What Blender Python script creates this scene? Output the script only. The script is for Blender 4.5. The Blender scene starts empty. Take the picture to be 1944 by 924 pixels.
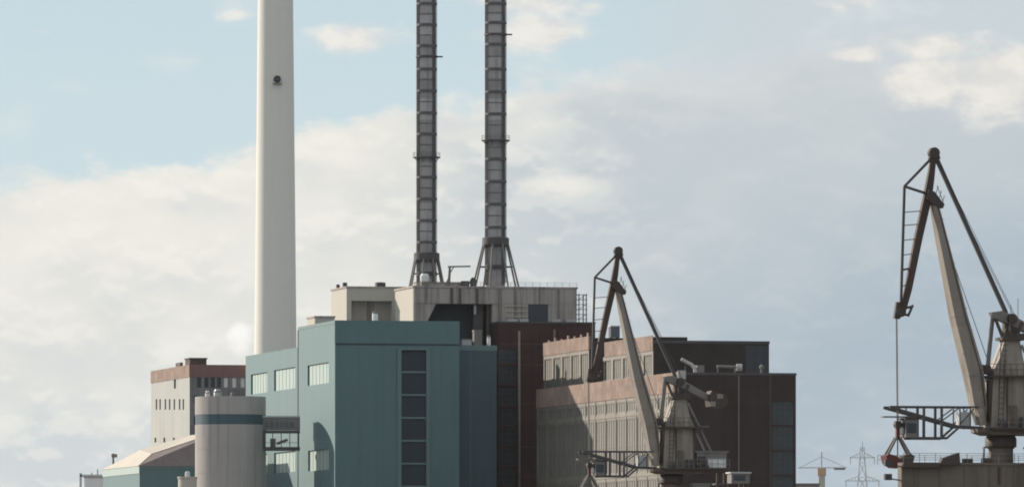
import bpy, math, random
from mathutils import Vector, Matrix
random.seed(7)
R = math.radians
scene = bpy.context.scene
col = scene.collection

# ------------------------------------------------------------------ camera
F, CX, HY, ZC = 15000.0, 972.0, 1174.0, 5.0      # focal length, image centre, horizon (photo pixels), eye height
cam_d = bpy.data.cameras.new('camera')
cam = bpy.data.objects.new('camera', cam_d); col.objects.link(cam)
cam.location = (0, 0, ZC); cam.rotation_euler = (R(90), 0, 0)
cam_d.sensor_width = 36.0; cam_d.lens = 36.0 * F / 1944.0
cam_d.shift_y = (HY - 462.0) / 1944.0
cam_d.clip_start = 1.0; cam_d.clip_end = 40000.0
scene.camera = cam
scene.cycles.filter_width = 1.9

# ------------------------------------------------------------------ light
HAZE = 0.9e-5
SUN_AZ, SUN_EL = 57.0, 22.0                        # degrees to the left of the view axis, above the horizon
scene.view_settings.view_transform = 'Standard'; scene.view_settings.look = 'None'
scene.view_settings.exposure = 0.0; scene.view_settings.gamma = 1.0
sd = bpy.data.lights.new('sun', 'SUN'); sun = bpy.data.objects.new('sun', sd); col.objects.link(sun)
sd.energy = 5.0; sd.angle = R(0.5); sd.color = (1.0, 0.90, 0.76)
sdir = Vector((-math.sin(R(SUN_AZ)) * math.cos(R(SUN_EL)), math.cos(R(SUN_AZ)) * math.cos(R(SUN_EL)), math.sin(R(SUN_EL))))
sun.rotation_euler = sdir.to_track_quat('Z', 'Y').to_euler()

# ------------------------------------------------------------------ sky
def lin(r, g, b):
    f = lambda c: (c / 12.92 if c <= .04045 else ((c + .055) / 1.055) ** 2.4)
    return tuple(f(v / 255.0) for v in (r, g, b))

world = bpy.data.worlds.new('World'); scene.world = world; world.use_nodes = True
nt = world.node_tree; nt.nodes.clear()
SKY_STR = 0.1
class Nodes:
    def __init__(s, nt): s.nt = nt
    def new(s, t, **k):
        n = s.nt.nodes.new(t)
        for a, v in k.items(): setattr(n, a, v)
        return n
    def put(s, sock, v):
        if isinstance(v, bpy.types.NodeSocket): s.nt.links.new(v, sock)
        elif v is not None: sock.default_value = v
    def m(s, op, a, b=None, c=None, clamp=False):
        n = s.new('ShaderNodeMath', operation=op, use_clamp=clamp)
        s.put(n.inputs[0], a); s.put(n.inputs[1], b); s.put(n.inputs[2], c)
        return n.outputs[0]
    def step(s, v, lo, hi, a=0.0, b=1.0):
        n = s.new('ShaderNodeMapRange', interpolation_type='SMOOTHSTEP')
        s.put(n.inputs['Value'], v); s.put(n.inputs['From Min'], lo); s.put(n.inputs['From Max'], hi)
        s.put(n.inputs['To Min'], a); s.put(n.inputs['To Max'], b)
        return n.outputs[0]
    def vec(s, x, y, z=0.0):
        n = s.new('ShaderNodeCombineXYZ'); s.put(n.inputs[0], x); s.put(n.inputs[1], y); s.put(n.inputs[2], z)
        return n.outputs[0]
    def noise(s, v, scale, detail=5.0, rough=0.55, dist=0.0):
        n = s.new('ShaderNodeTexNoise'); s.put(n.inputs['Vector'], v)
        n.inputs['Scale'].default_value = scale; n.inputs['Detail'].default_value = detail
        n.inputs['Roughness'].default_value = rough; n.inputs['Distortion'].default_value = dist
        return n.outputs['Fac']
    def mix(s, f, a, b):
        n = s.new('ShaderNodeMix', data_type='RGBA')
        s.put(n.inputs[0], f); s.put(n.inputs[6], a if isinstance(a, bpy.types.NodeSocket) else (*a, 1)); s.put(n.inputs[7], b if isinstance(b, bpy.types.NodeSocket) else (*b, 1))
        return n.outputs[2]
    def curve(s, v, pts):
        n = s.new('ShaderNodeValToRGB'); s.put(n.inputs[0], v); e = n.color_ramp.elements
        while len(e) < len(pts): e.new(0.5)
        for el, (p, x) in zip(e, pts): el.position = p; el.color = (x, x, x, 1)
        return n.outputs[0]
N = Nodes(nt)
tc = N.new('ShaderNodeTexCoord').outputs['Generated']
sp = N.new('ShaderNodeSeparateXYZ'); N.put(sp.inputs[0], tc)
dx, dy, dz = sp.outputs
sky = N.new('ShaderNodeTexSky', sky_type='NISHITA')
sky.sun_disc = False; sky.sun_elevation = R(SUN_EL); sky.sun_rotation = R(-SUN_AZ)
sky.air_density = 1.0; sky.dust_density = 0.6; sky.ozone_density = 1.0; sky.altitude = 100
# the clear blue between the low clouds is that of a higher part of the sky
N.put(sky.inputs[0], N.vec(dx, dy, N.m('ADD', N.m('MAXIMUM', dz, -0.02), 0.10)))
# direction in sky degrees (azimuth u to the right of the view axis, elevation v), in 1/15000 radians
u = N.m('MULTIPLY_ADD', N.m('ARCTAN2', dx, dy), 15000.0, 972.0)
v = N.m('SUBTRACT', 1174.0, N.m('MULTIPLY', N.m('ARCSINE', dz), 15000.0))
uv = N.vec(N.m('DIVIDE', u, 300.0), N.m('DIVIDE', v, 170.0))
n1 = N.noise(uv, 1.0, 7.0, 0.56, 0.3)
n2 = N.noise(N.vec(N.m('DIVIDE', u, 620.0), N.m('DIVIDE', v, 260.0), 7.3), 1.0, 5.0, 0.5, 0.2)
n3 = N.noise(N.vec(N.m('DIVIDE', u, 95.0), N.m('DIVIDE', v, 55.0), 2.1), 1.0, 4.0, 0.6)
K = 1.0 / SKY_STR
def C(r, g, b): return tuple(c * K for c in lin(r, g, b))
# cloud bank: upper edge as a function of azimuth
ucl = N.m('DIVIDE', N.m('ADD', u, 400.0), 2800.0, clamp=True)
yb = N.m('MULTIPLY', N.curve(ucl, [((x + 400) / 2800.0, y / 600.0) for x, y in
     [(-400, 360), (0, 345), (180, 312), (420, 305), (560, 262), (720, 238), (850, 188), (1020, 182), (1120, 140), (1280, 118), (1500, 100), (1944, 90), (2400, 60)]]), 600.0)
d0 = N.m('SUBTRACT', v, yb)
d = N.m('ADD', d0, N.m('MULTIPLY', N.m('SUBTRACT', n1, 0.5), 190.0))
d = N.m('ADD', d, N.m('MULTIPLY', N.m('SUBTRACT', n3, 0.5), 120.0))
bank = N.step(d, -24.0, N.step(u, 900.0, 1400.0, 34.0, 70.0))
blue = N.mix(N.step(v, -900.0, 420.0, 0.45, 0.85), sky.outputs[0], C(209, 226, 231))
# a thin grey veil towards the right
veil = N.m('MULTIPLY', N.step(u, 1060.0, 1500.0), N.step(N.m('ADD', v, N.m('MULTIPLY', N.m('SUBTRACT', n2, 0.5), 500.0)), -500.0, 40.0, 0.0, 0.85))
skyc = N.mix(veil, blue, C(203, 212, 217))
wisp = N.m('MULTIPLY', N.step(N.m('ADD', n1, N.m('MULTIPLY', N.m('SUBTRACT', n3, 0.5), 0.3)), 0.52, 0.72), 0.55)
skyc = N.mix(wisp, skyc, C(222, 228, 229))
# broken cloud goes on overhead, added there to lift and warm the ambient light
n4 = N.noise(tc, 3.2, 6.0, 0.58, 0.4)
cover = N.m('MULTIPLY', N.step(n4, 0.40, 0.60), N.step(v, 0.0, -1800.0))
skyc = N.mix(cover, skyc, C(226, 225, 222))
# separate small clouds
f = None
for (bx, by, rx, ry, a) in [(672, 80, 105, 38, 1.0), (690, 50, 60, 16, .6), (1010, 62, 125, 40, 1.0), (990, 10, 140, 34, .85), (1105, 20, 60, 22, .7),
                            (1770, 92, 150, 32, 1.0), (1760, 160, 90, 50, 1.1), (1900, 165, 110, 70, 1.1), (1640, 104, 60, 16, .9), (1610, 10, 60, 18, .6), (440, 34, 40, 14, .55), (90, 62, 50, 14, .45)]:
    ex = N.m('POWER', N.m('DIVIDE', N.m('SUBTRACT', u, bx), rx), 2.0)
    ey = N.m('POWER', N.m('DIVIDE', N.m('SUBTRACT', v, by), ry), 2.0)
    g = N.m('MULTIPLY', N.m('EXPONENT', N.m('MULTIPLY', N.m('ADD', ex, ey), -0.8)), a)
    f = g if f is None else N.m('MAXIMUM', f, g)
fb = N.m('ADD', f, N.m('ADD', N.m('MULTIPLY', N.m('SUBTRACT', n1, 0.5), 1.5), N.m('MULTIPLY', N.m('SUBTRACT', n3, 0.5), 1.3)))
puff = N.m('MULTIPLY', N.m('MULTIPLY', N.step(fb, 0.30, 0.98), N.step(f, 0.05, 0.45)), 0.88)
# colour inside the bank
left = N.step(N.m('ADD', u, N.m('MULTIPLY', N.m('SUBTRACT', n2, 0.5), 900.0)), 650.0, 1250.0)
depth = N.step(N.m('ADD', d, N.m('MULTIPLY', N.m('SUBTRACT', n2, 0.5), 420.0)), 40.0, 330.0)
cream, grey, pale, low = C(236, 234, 226), C(196, 205, 210), C(228, 228, 223), C(168, 184, 197)
bl = N.mix(depth, cream, pale)
br = N.mix(N.step(N.m('ADD', d, N.m('MULTIPLY', N.m('SUBTRACT', n2, 0.5), 300.0)), -20.0, 120.0), C(212, 216, 217), grey)
bc = N.mix(left, bl, br)
lowmask = N.step(N.m('ADD', N.m('ADD', v, N.m('MULTIPLY', u, 0.28)), N.m('MULTIPLY', N.m('SUBTRACT', n2, 0.5), 260.0)), 640.0, 1240.0)
bc = N.mix(N.m('MULTIPLY', lowmask, N.step(u, 300.0, 1300.0, 0.15, 1.0)), bc, low)
bc = N.mix(N.step(N.m('ADD', v, N.m('MULTIPLY', N.m('SUBTRACT', n2, 0.5), 160.0)), 600.0, 880.0, 0.0, 0.75), bc, N.mix(N.step(u, 200., 1500.), C(206, 214, 217), C(178, 192, 203)))
n5 = N.noise(N.vec(N.m('DIVIDE', u, 190.0), N.m('DIVIDE', v, 120.0), 4.4), 1.0, 5.0, 0.50, 0.0)
n6 = N.noise(N.vec(N.m('DIVIDE', u, 190.0), N.m('DIVIDE', N.m('ADD', v, 16.0), 120.0), 4.4), 1.0, 5.0, 0.50, 0.0)
calm = N.step(u, 850.0, 1400.0, 1.0, 0.16)
bc = N.mix(N.m('MULTIPLY', N.m('MULTIPLY', N.step(n5, 0.46, 0.68), calm), 0.42), bc, C(243, 241, 233))
bc = N.mix(N.m('MULTIPLY', N.m('MULTIPLY', N.step(n5, 0.52, 0.30), calm), 0.38), bc, C(202, 211, 217))
edge = N.m('MULTIPLY', N.step(N.m('SUBTRACT', n6, n5), 0.0, -0.08), N.m('MULTIPLY', calm, 0.35))
bc = N.mix(edge, bc, C(248, 245, 236))
hl = None
for (bx, by, rx, ry, a) in [(456, 640, 24, 26, 1.3), (1085, 352, 130, 26, .8), (640, 300, 120, 40, .6), (290, 318, 110, 26, .8), (90, 470, 160, 60, .6), (900, 215, 90, 30, .8), (1010, 250, 120, 40, .7), (720, 440, 130, 50, .4)]:
    ex = N.m('POWER', N.m('DIVIDE', N.m('SUBTRACT', u, bx), rx), 2.0)
    ey = N.m('POWER', N.m('DIVIDE', N.m('SUBTRACT', v, by), ry), 2.0)
    g = N.m('MULTIPLY', N.m('EXPONENT', N.m('MULTIPLY', N.m('ADD', ex, ey), -0.8)), a)
    hl = g if hl is None else N.m('MAXIMUM', hl, g)
hlf = N.step(N.m('ADD', hl, N.m('ADD', N.m('MULTIPLY', N.m('SUBTRACT', n1, 0.5), 0.8), N.m('MULTIPLY', N.m('SUBTRACT', n3, 0.5), 0.8))), 0.35, 0.95)
bc = N.mix(N.m('MULTIPLY', N.m('MULTIPLY', hlf, N.step(hl, 0.08, 0.3)), 0.75), bc, C(243, 240, 231))
sx_, sy_ = N.m('DIVIDE', N.m('SUBTRACT', u, 457.0), 26.0), N.m('DIVIDE', N.m('SUBTRACT', v, 641.0), 28.0)
steam = N.m('EXPONENT', N.m('MULTIPLY', N.m('ADD', N.m('POWER', sx_, 2.0), N.m('POWER', sy_, 2.0)), -0.8))
bc = N.mix(N.m('MULTIPLY', N.step(N.m('ADD', steam, N.m('ADD', N.m('MULTIPLY', N.m('SUBTRACT', n3, 0.5), 2.0), N.m('MULTIPLY', N.m('SUBTRACT', n5, 0.5), 1.2))), 0.40, 1.25), N.step(steam, .02, .5)), bc, C(252, 252, 250))
full = N.mix(bank, skyc, bc)
full = N.mix(puff, full, N.mix(N.step(n3, 0.35, 0.65), C(226, 223, 219), C(242, 238, 230)))
bg = N.new('ShaderNodeBackground'); bg.inputs['Strength'].default_value = SKY_STR
nt.links.new(full, bg.inputs['Color'])
wo = N.new('ShaderNodeOutputWorld'); nt.links.new(bg.outputs[0], wo.inputs['Surface'])

# ------------------------------------------------------------------ materials
def mat(name, c, rough=0.8, var=0.18, streak=0.25, scale=0.12, metal=0.0, dirt=(0.35, 0.30, 0.26), bump=0.0, spec=0.3, panel=None, pv=0.12):
    m = bpy.data.materials.new(name); m.use_nodes = True
    t = m.node_tree; t.nodes.clear(); n = Nodes(t)
    tco = n.new('ShaderNodeTexCoord').outputs['Object']
    s = n.new('ShaderNodeSeparateXYZ'); n.put(s.inputs[0], tco)
    big = n.noise(tco, scale, 6.0, 0.6)
    fine = n.noise(tco, scale * 9.0, 4.0, 0.6)
    st = n.noise(n.vec(n.m('MULTIPLY', s.outputs[0], 0.9), n.m('MULTIPLY', s.outputs[1], 0.9), n.m('MULTIPLY', s.outputs[2], 0.035)), 1.0, 5.0, 0.6)
    k = n.m('ADD', n.m('MULTIPLY', n.m('SUBTRACT', big, 0.5), 2.0 * var), n.m('ADD', 1.0, n.m('MULTIPLY', n.m('SUBTRACT', fine, 0.5), var)))
    if panel:
        wn = n.new('ShaderNodeTexWhiteNoise', noise_dimensions='2D')
        cxn = n.m('FLOOR', n.m('DIVIDE', n.m('ADD', n.m('MULTIPLY', s.outputs[0], 1.0), n.m('MULTIPLY', s.outputs[1], 1.013)), panel[0]))
        n.put(wn.inputs['Vector'], n.vec(cxn, n.m('FLOOR', n.m('DIVIDE', s.outputs[2], panel[1]))))
        k = n.m('MULTIPLY', k, n.m('MULTIPLY_ADD', wn.outputs['Value'], 2 * pv, 1.0 - pv))
    hsv = n.new('ShaderNodeHueSaturation'); hsv.inputs['Color'].default_value = (*c, 1); n.put(hsv.inputs['Value'], k)
    dc = tuple(a * b for a, b in zip(c, dirt))
    f = n.m('MULTIPLY', n.step(st, 0.46, 0.74), streak)
    colr = n.mix(f, hsv.outputs[0], dc)
    p = n.new('ShaderNodeBsdfPrincipled'); n.put(p.inputs['Base Color'], colr)
    p.inputs['Metallic'].default_value = metal; p.inputs['Specular IOR Level'].default_value = spec
    n.put(p.inputs['Roughness'], n.m('ADD', rough, n.m('MULTIPLY', n.m('SUBTRACT', fine, 0.5), 0.2), clamp=True))
    if bump:
        b = n.new('ShaderNodeBump'); b.inputs['Distance'].default_value = bump; n.put(b.inputs['Height'], fine); n.put(p.inputs['Normal'], b.outputs[0])
    o = n.new('ShaderNodeOutputMaterial'); t.links.new(p.outputs[0], o.inputs[0])
    return m
M = dict(
    white_conc=mat('pale_concrete', (.74, .72, .68), .85, .05, .10, .05, dirt=(.75, .74, .72)),
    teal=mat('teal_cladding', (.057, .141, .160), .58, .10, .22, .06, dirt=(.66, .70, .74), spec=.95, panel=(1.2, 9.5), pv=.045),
    teal_pale=mat('pale_teal_panel', (.36, .45, .43), .55, .06, .12, .1, spec=.8),
    teal_dark=mat('dark_teal_louvre', (.040, .056, .075), .5, .12, .2, .2),
    teal_trim=mat('teal_trim', (.095, .17, .18), .55, .08, .1, spec=.8),
    conc=mat('weathered_concrete', (.40, .355, .33), .9, .2, .95, .12, dirt=(.42, .40, .39)),
    conc_cream=mat('cream_render', (.50, .465, .42), .9, .08, .22, .1, dirt=(.75, .72, .68)),
    silo=mat('silo_concrete', (.42, .395, .385), .9, .12, .7, .1, dirt=(.66, .64, .65), panel=(1.5, 4000), pv=.05),
    brick=mat('dark_brown_brick', (.052, .036, .035), .9, .3, .5, .15, dirt=(.6, .62, .68), panel=(4.2, 3.7), pv=.10),
    brick_black=mat('soot_brick', (.045, .036, .034), .9, .3, .5, .15, dirt=(.6, .65, .75), panel=(3.6, 3.7), pv=.1),
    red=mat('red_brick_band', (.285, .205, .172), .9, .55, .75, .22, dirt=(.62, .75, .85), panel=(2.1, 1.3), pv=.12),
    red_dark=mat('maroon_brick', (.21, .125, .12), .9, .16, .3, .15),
    bluegrey=mat('blue_grey_render', (.135, .15, .175), .8, .12, .3, .12),
    glassblock=mat('glass_block', (.135, .13, .118), .61, .3, .5, .12, dirt=(.5, .53, .56), spec=1.0, panel=(2.3, 2.9), pv=.16),
    greywall=mat('grey_cream_wall', (.175, .158, .135), .62, .25, .55, .1, dirt=(.5, .48, .46), spec=1.0, panel=(3.1, 2.6), pv=.10),
    frame=mat('window_frame', (.165, .15, .13), .6, .1, .2, spec=.9),
    glass=mat('dark_glass', (.035, .048, .058), .22, .3, .2, .3, spec=.5),
    pane_pale=mat('pale_pane', (.62, .64, .64), .35, .1, .1, .3),
    dark=mat('recess_shade_metal', (.055, .066, .078), .7, .25, .2, .2),  # dark enough to put the shade of the recess into the colour
    steel=mat('stack_steel', (.345, .33, .34), .6, .4, .7, .14, dirt=(.55, .53, .54), panel=(4000, 4.63), pv=.2),
    steel_dark=mat('dark_steel', (.085, .08, .085), .6, .2, .2, .3),
    steel_mid=mat('painted_steel', (.20, .19, .185), .6, .2, .3, .3),
    roof=mat('roof_sheet', (.20, .165, .16), .8, .14, .3, .15),
    sunlit_roof=mat('sunlit_roof_sheet', (.58, .53, .46), .7, .1, .25, .15),  # roof sheet in a pale tone that paints the sun on the hip
    crane=mat('crane_paint', (.27, .24, .215), .6, .22, .7, .5, dirt=(.5, .42, .36), panel=(3.0, 2.6), pv=.08),
    crane_light=mat('crane_pale_paint', (.31, .275, .24), .55, .3, .8, .5, dirt=(.5, .42, .36)),
    crane_dark=mat('crane_dark_steel', (.075, .06, .055), .6, .25, .3, .6),
    rust=mat('rusty_brown_steel', (.085, .062, .055), .7, .25, .4, .6),
    maroon=mat('maroon_grab_paint', (.13, .04, .045), .6, .2, .3, .8),
    girder=mat('portal_paint', (.165, .138, .12), .7, .28, .8, .35, dirt=(.5, .45, .42)),
    duct=mat('silver_duct', (.44, .44, .45), .4, .1, .2, .4, metal=.2),
    white=mat('white_paint', (.78, .78, .77), .6, .08, .15, .4),
    galv=mat('galvanised_steel', (.56, .58, .60), .6, .1, .1),  # galvanised grey made paler, putting the far pylon's haze into the colour
    orange=mat('hazed_orange_paint', (.52, .37, .24), .6, .1, .2),  # paled so that distance haze is put into the far crane's colour
    band_blue=mat('blue_band_paint', (.065, .115, .14), .5, .12, .3, .2),
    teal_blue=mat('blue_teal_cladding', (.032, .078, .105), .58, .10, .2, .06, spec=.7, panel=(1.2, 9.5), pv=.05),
    brick_red=mat('red_brown_brick', (.068, .034, .033), .9, .3, .5, .15, dirt=(.6, .62, .68), panel=(4.2, 3.7), pv=.10),
    ring_steel=mat('ring_steel', (.115, .11, .12), .6, .2, .3, .3),
    slate=mat('slate_render', (.20, .195, .21), .85, .15, .4, .12, panel=(2.4, 2.8), pv=.12),
    grey_render=mat('pale_grey_render', (.42, .43, .415), .85, .1, .3, .1),
    blue_black=mat('blue_black_panel', (.055, .06, .075), .6, .2, .3, .2),
    ground=mat('harbour_ground', (.16, .15, .135), .95, .3, .0, .02),
)

# ------------------------------------------------------------------ helpers
class MB:
    def __init__(s): s.v = []; s.f = []
    def quad(s, *p):
        i = len(s.v); s.v += [tuple(q) for q in p]; s.f.append(tuple(range(i, i + len(p)))); return s
    def hexa(s, p):        # 8 corners: bottom ring 0-3, top ring 4-7
        i = len(s.v); s.v += [tuple(q) for q in p]
        for f in ((3, 2, 1, 0), (4, 5, 6, 7), (0, 1, 5, 4), (1, 2, 6, 5), (2, 3, 7, 6), (3, 0, 4, 7)): s.f.append(tuple(i + k for k in f))
        return s
    def box(s, x0, x1, y0, y1, z0, z1):
        return s.hexa([(x0, y0, z0), (x1, y0, z0), (x1, y1, z0), (x0, y1, z0), (x0, y0, z1), (x1, y0, z1), (x1, y1, z1), (x0, y1, z1)])
    def beam(s, p, q, w, d=None, w2=None, d2=None):      # w across in the x/z plane, d along y
        d = w if d is None else d; w2 = w if w2 is None else w2; d2 = d if d2 is None else d2
        p, q = Vector(p), Vector(q); a = (q - p).normalized()
        side = Vector((0, 1, 0)) if abs(a.y) < .9 else Vector((1, 0, 0))
        n = a.cross(side).normalized(); b = n.cross(a).normalized()
        r = lambda c, w, d: [c - n * w / 2 - b * d / 2, c + n * w / 2 - b * d / 2, c + n * w / 2 + b * d / 2, c - n * w / 2 + b * d / 2]
        return s.hexa(r(p, w, d) + r(q, w2, d2))
    def tube(s, p, q, r, n=8, r2=None, cap=True):
        r2 = r if r2 is None else r2
        p, q = Vector(p), Vector(q); a = (q - p).normalized()
        e = a.orthogonal().normalized(); g = a.cross(e); i = len(s.v)
        for c, rr in ((p, r), (q, r2)):
            for k in range(n):
                t = 2 * math.pi * k / n; s.v.append(tuple(c + e * math.cos(t) * rr + g * math.sin(t) * rr))
        for k in range(n): s.f.append((i + k, i + (k + 1) % n, i + n + (k + 1) % n, i + n + k))
        if cap: s.f.append(tuple(i + k for k in range(n))[::-1]); s.f.append(tuple(i + n + k for k in range(n)))
        return s
    def lathe(s, prof, n=32, cx=0., cy=0.):
        i = len(s.v)
        for r, z in prof:
            for k in range(n):
                t = 2 * math.pi * k / n; s.v.append((cx + r * math.cos(t), cy + r * math.sin(t), z))
        for j in range(len(prof) - 1):
            for k in range(n): s.f.append((i + j * n + k, i + j * n + (k + 1) % n, i + (j + 1) * n + (k + 1) % n, i + (j + 1) * n + k))
        s.f.append(tuple(i + k for k in range(n))[::-1]); s.f.append(tuple(i + (len(prof) - 1) * n + k for k in range(n)))
        return s
    def prism(s, pts, y0, y1):     # polygon in x/z pushed along y
        n = len(pts); i = len(s.v)
        s.v += [(x, y0, z) for x, z in pts] + [(x, y1, z) for x, z in pts]
        s.f.append(tuple(i + k for k in range(n))); s.f.append(tuple(i + n + k for k in range(n))[::-1])
        for k in range(n): s.f.append((i + k, i + n + k, i + n + (k + 1) % n, i + (k + 1) % n))
        return s
    def wall(s, O, U, V, W, H, holes, inward):
        O, U, V, D = Vector(O), Vector(U), Vector(V), Vector(inward)
        xs = sorted({0., W, *[c for h in holes for c in h[:2]]}); ys = sorted({0., H, *[c for h in holes for c in h[2:4]]})
        P = lambda a, b, k=0: O + U * a + V * b + D * k
        for a0, a1 in zip(xs, xs[1:]):
            for b0, b1 in zip(ys, ys[1:]):
                am, bm = (a0 + a1) / 2, (b0 + b1) / 2
                if any(h[0] < am < h[1] and h[2] < bm < h[3] for h in holes): continue
                s.quad(P(a0, b0), P(a1, b0), P(a1, b1), P(a0, b1))
        for a0, a1, b0, b1 in holes:
            c = [(a0, b0), (a1, b0), (a1, b1), (a0, b1)]
            for (p, q) in zip(c, c[1:] + c[:1]): s.quad(P(*p), P(*q), P(*q, 1), P(*p, 1))
        return s
    def block(s, x0, x1, y0, y1, z0, z1, front=(), left=(), depth=.4):
        """a building volume; openings in the front (x0,x1,z0,z1) and left (y0,y1,z0,z1) walls"""
        s.wall((x0, y0, z0), (1, 0, 0), (0, 0, 1), x1 - x0, z1 - z0, [(a - x0, b - x0, c - z0, d - z0) for a, b, c, d in front], (0, depth, 0))
        s.wall((x0, y0, z0), (0, 1, 0), (0, 0, 1), y1 - y0, z1 - z0, [(a - y0, b - y0, c - z0, d - z0) for a, b, c, d in left], (depth, 0, 0))
        s.quad((x1, y0, z0), (x1, y1, z0), (x1, y1, z1), (x1, y0, z1)); s.quad((x0, y1, z0), (x1, y1, z0), (x1, y1, z1), (x0, y1, z1))
        s.quad((x0, y0, z1), (x1, y0, z1), (x1, y1, z1), (x0, y1, z1)); s.quad((x0, y0, z0), (x1, y0, z0), (x1, y1, z0), (x0, y1, z0))
        return s
    def build(s, name, m, parent=None, label=None, smooth=False, loc=None):
        me = bpy.data.meshes.new(name); me.from_pydata(s.v, [], s.f); me.validate()
        me.materials.append(M[m])
        if smooth:
            for p in me.polygons: p.use_smooth = True
            me.set_sharp_from_angle(angle=R(35))
        return link(name, me, parent, label, loc)
def link(name, me, parent=None, label=None, loc=None):
    o = bpy.data.objects.new(name, me); col.objects.link(o)
    if parent: o.parent = parent
    if label: o['label'] = label
    if loc: o.location = loc
    return o
def thing(name, label, cat, loc=(0, 0, 0), rz=0.0, group=None):
    o = bpy.data.objects.new(name, None); col.objects.link(o); o.location = loc; o.rotation_euler = (0, 0, rz)
    o['label'] = label; o['category'] = cat
    if group: o['group'] = group
    return o
def copy_tree(o, parent=None):
    c = o.copy(); col.objects.link(c)
    if parent: c.parent = parent
    for ch in list(o.children): copy_tree(ch, c)
    return c
BETA = R(12.8); SB, CB = math.sin(BETA), math.cos(BETA)
def at(px, py, Y): return Vector(((px - CX) * Y / F, Y, ZC + (HY - py) * Y / F))
class Site:
    """a building frame: origin at its near left corner, x along the front, y back along the left side"""
    def __init__(s, px, Y):
        s.X, s.Y = (px - CX) * Y / F, Y
    def loc(s, z=0.): return (s.X, s.Y, z)
    def fx(s, px, ly=0.):        # local x of a photo column on the plane y = ly
        k = (px - CX) / F; X0, Y0 = s.X - ly * SB, s.Y + ly * CB
        return (k * Y0 - X0) / (CB - k * SB)
    def ly(s, px, lx=0.):        # local y of a photo column on the plane x = lx
        k = (px - CX) / F; X0, Y0 = s.X + lx * CB, s.Y + lx * SB
        return (X0 - k * Y0) / (SB + k * CB)
    def z(s, py, lx=0., ly=0.):
        return ZC + (HY - py) * (s.Y + lx * SB + ly * CB) / F
    def fz(s, px, py, ly=0.): x = s.fx(px, ly); return x, s.z(py, x, ly)
    def thing(s, name, label, cat, z=0., group=None): return thing(name, label, cat, s.loc(z), BETA, group)

def pane_grid(parent, name, m, spots, w, h, plane, bars=(2, 2), frame='frame', pane_name='pane', inset=.28, t=.12, label=None):
    """window pieces sharing one frame mesh and one pane mesh; plane 'front' (x,z) or 'left' (y,z)"""
    fm, pm = MB(), MB()
    def bx(b, a0, a1, z0, z1, d0, d1):
        if plane == 'front': b.box(a0, a1, d0, d1, z0, z1)
        else: b.box(d0, d1, a0, a1, z0, z1)
    bx(fm, 0, t, 0, h, inset - .1, inset); bx(fm, w - t, w, 0, h, inset - .1, inset); bx(fm, t, w - t, 0, t, inset - .1, inset); bx(fm, t, w - t, h - t, h, inset - .1, inset)
    for i in range(1, bars[0]): bx(fm, w * i / bars[0] - t / 3, w * i / bars[0] + t / 3, t, h - t, inset - .08, inset)
    for i in range(1, bars[1]): bx(fm, t, w - t, h * i / bars[1] - t / 3, h * i / bars[1] + t / 3, inset - .06, inset)
    bx(pm, .02, w - .02, .02, h - .02, inset + .01, inset + .06)
    first = None
    for a, z in spots:
        loc = (a, 0, z) if plane == 'front' else (0, a, z)
        if first is None:
            o = fm.build(name, frame, parent, label, loc=loc); p = pm.build(pane_name, m, o); first = (o, p)
        else:
            o = link(name, first[0].data, parent, label, loc); p = link(pane_name, first[1].data, o)

# ------------------------------------------------------------------ ground
g = MB().quad((-9000, -800, 0), (9000, -800, 0), (9000, 9000, 0), (-9000, 9000, 0)).build('ground', 'ground'); g['kind'] = 'structure'

# ------------------------------------------------------------------ tall pale chimney
def pxm(Y): return Y / F
Yc = 1850.0; s = pxm(Yc)
ch = thing('chimney', 'very tall pale concrete chimney rising behind the teal building', 'chimney', ((523 - CX) * s, Yc, 0))
zt = ZC + (HY + 480) * s
prof = []
for k in range(25):
    z = zt * k / 24.0; py = HY - (z - ZC) / s
    prof.append(((33.4 + (py / 670.0) * 6.6 + max(0, py - 500) ** 2 * 0.6e-5) * s, z))
shaft = MB().lathe(prof, 96).build('shaft', 'white_conc', ch, smooth=True)
hz = ZC + (HY - 153) * s; hr = 34.9 * s
a0 = R(-83)
h = MB().tube((0, -.4, 0), (0, .3, 0), .85, 16).build('hatch', 'dark', ch, loc=(math.cos(a0) * hr, math.sin(a0) * hr, hz)); h.rotation_euler = (0, 0, a0 + R(90))
h2 = MB().box(-1.1, 1.1, -1.0, .2, -1.15, -.98).beam((-1.05, -.95, -.1), (1.05, -.95, -.1), .06).beam((-1.05, -.95, -1.), (-1.05, -.95, -.1), .06).beam((1.05, -.95, -1.), (1.05, -.95, -.1), .06).build('ledge', 'steel_mid', ch, loc=(math.cos(a0) * hr, math.sin(a0) * hr, hz)); h2.rotation_euler = (0, 0, a0 + R(90))
# ------------------------------------------------------------------ teal boiler building
T = Site(636, 1700.0)
tb = T.thing('teal_building', 'big teal clad industrial block with a dark louvre strip on its front', 'building')
zt = T.z(608.5)
L1, L2 = T.ly(566), T.ly(466)
W1 = T.fx(872)
hol_l, pan = [], []
def lhole(x0, x1, yt, ybm):
    a1, a0 = T.ly(x0), T.ly(x1); am = (a0 + a1) / 2
    return (a0, a1, T.z(ybm, 0, am), T.z(yt, 0, am))
H1 = [lhole(584, 624, 690, 729), lhole(585, 624, 853, 892)]
H2 = [lhole(520, 560, 699, 739), lhole(476, 507, 708, 746), lhole(520, 560, 857, 896), lhole(476, 507, 862, 900)]
lx0, lx1 = T.fx(762), T.fx(809)
ltop = T.z(663)
fholes = [(lx0, lx1, 3.0, ltop)]
MB().block(0, W1, 0, L1, 0, zt, fholes, H1, 0.55).build('wall', 'teal', tb)
zr = T.z(658.5, 0, L1)
MB().block(0.05, W1 * .9, L1 + .004, L2, 0, zr, (), H2, 0.55).build('rear_wall', 'teal', tb)
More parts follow.
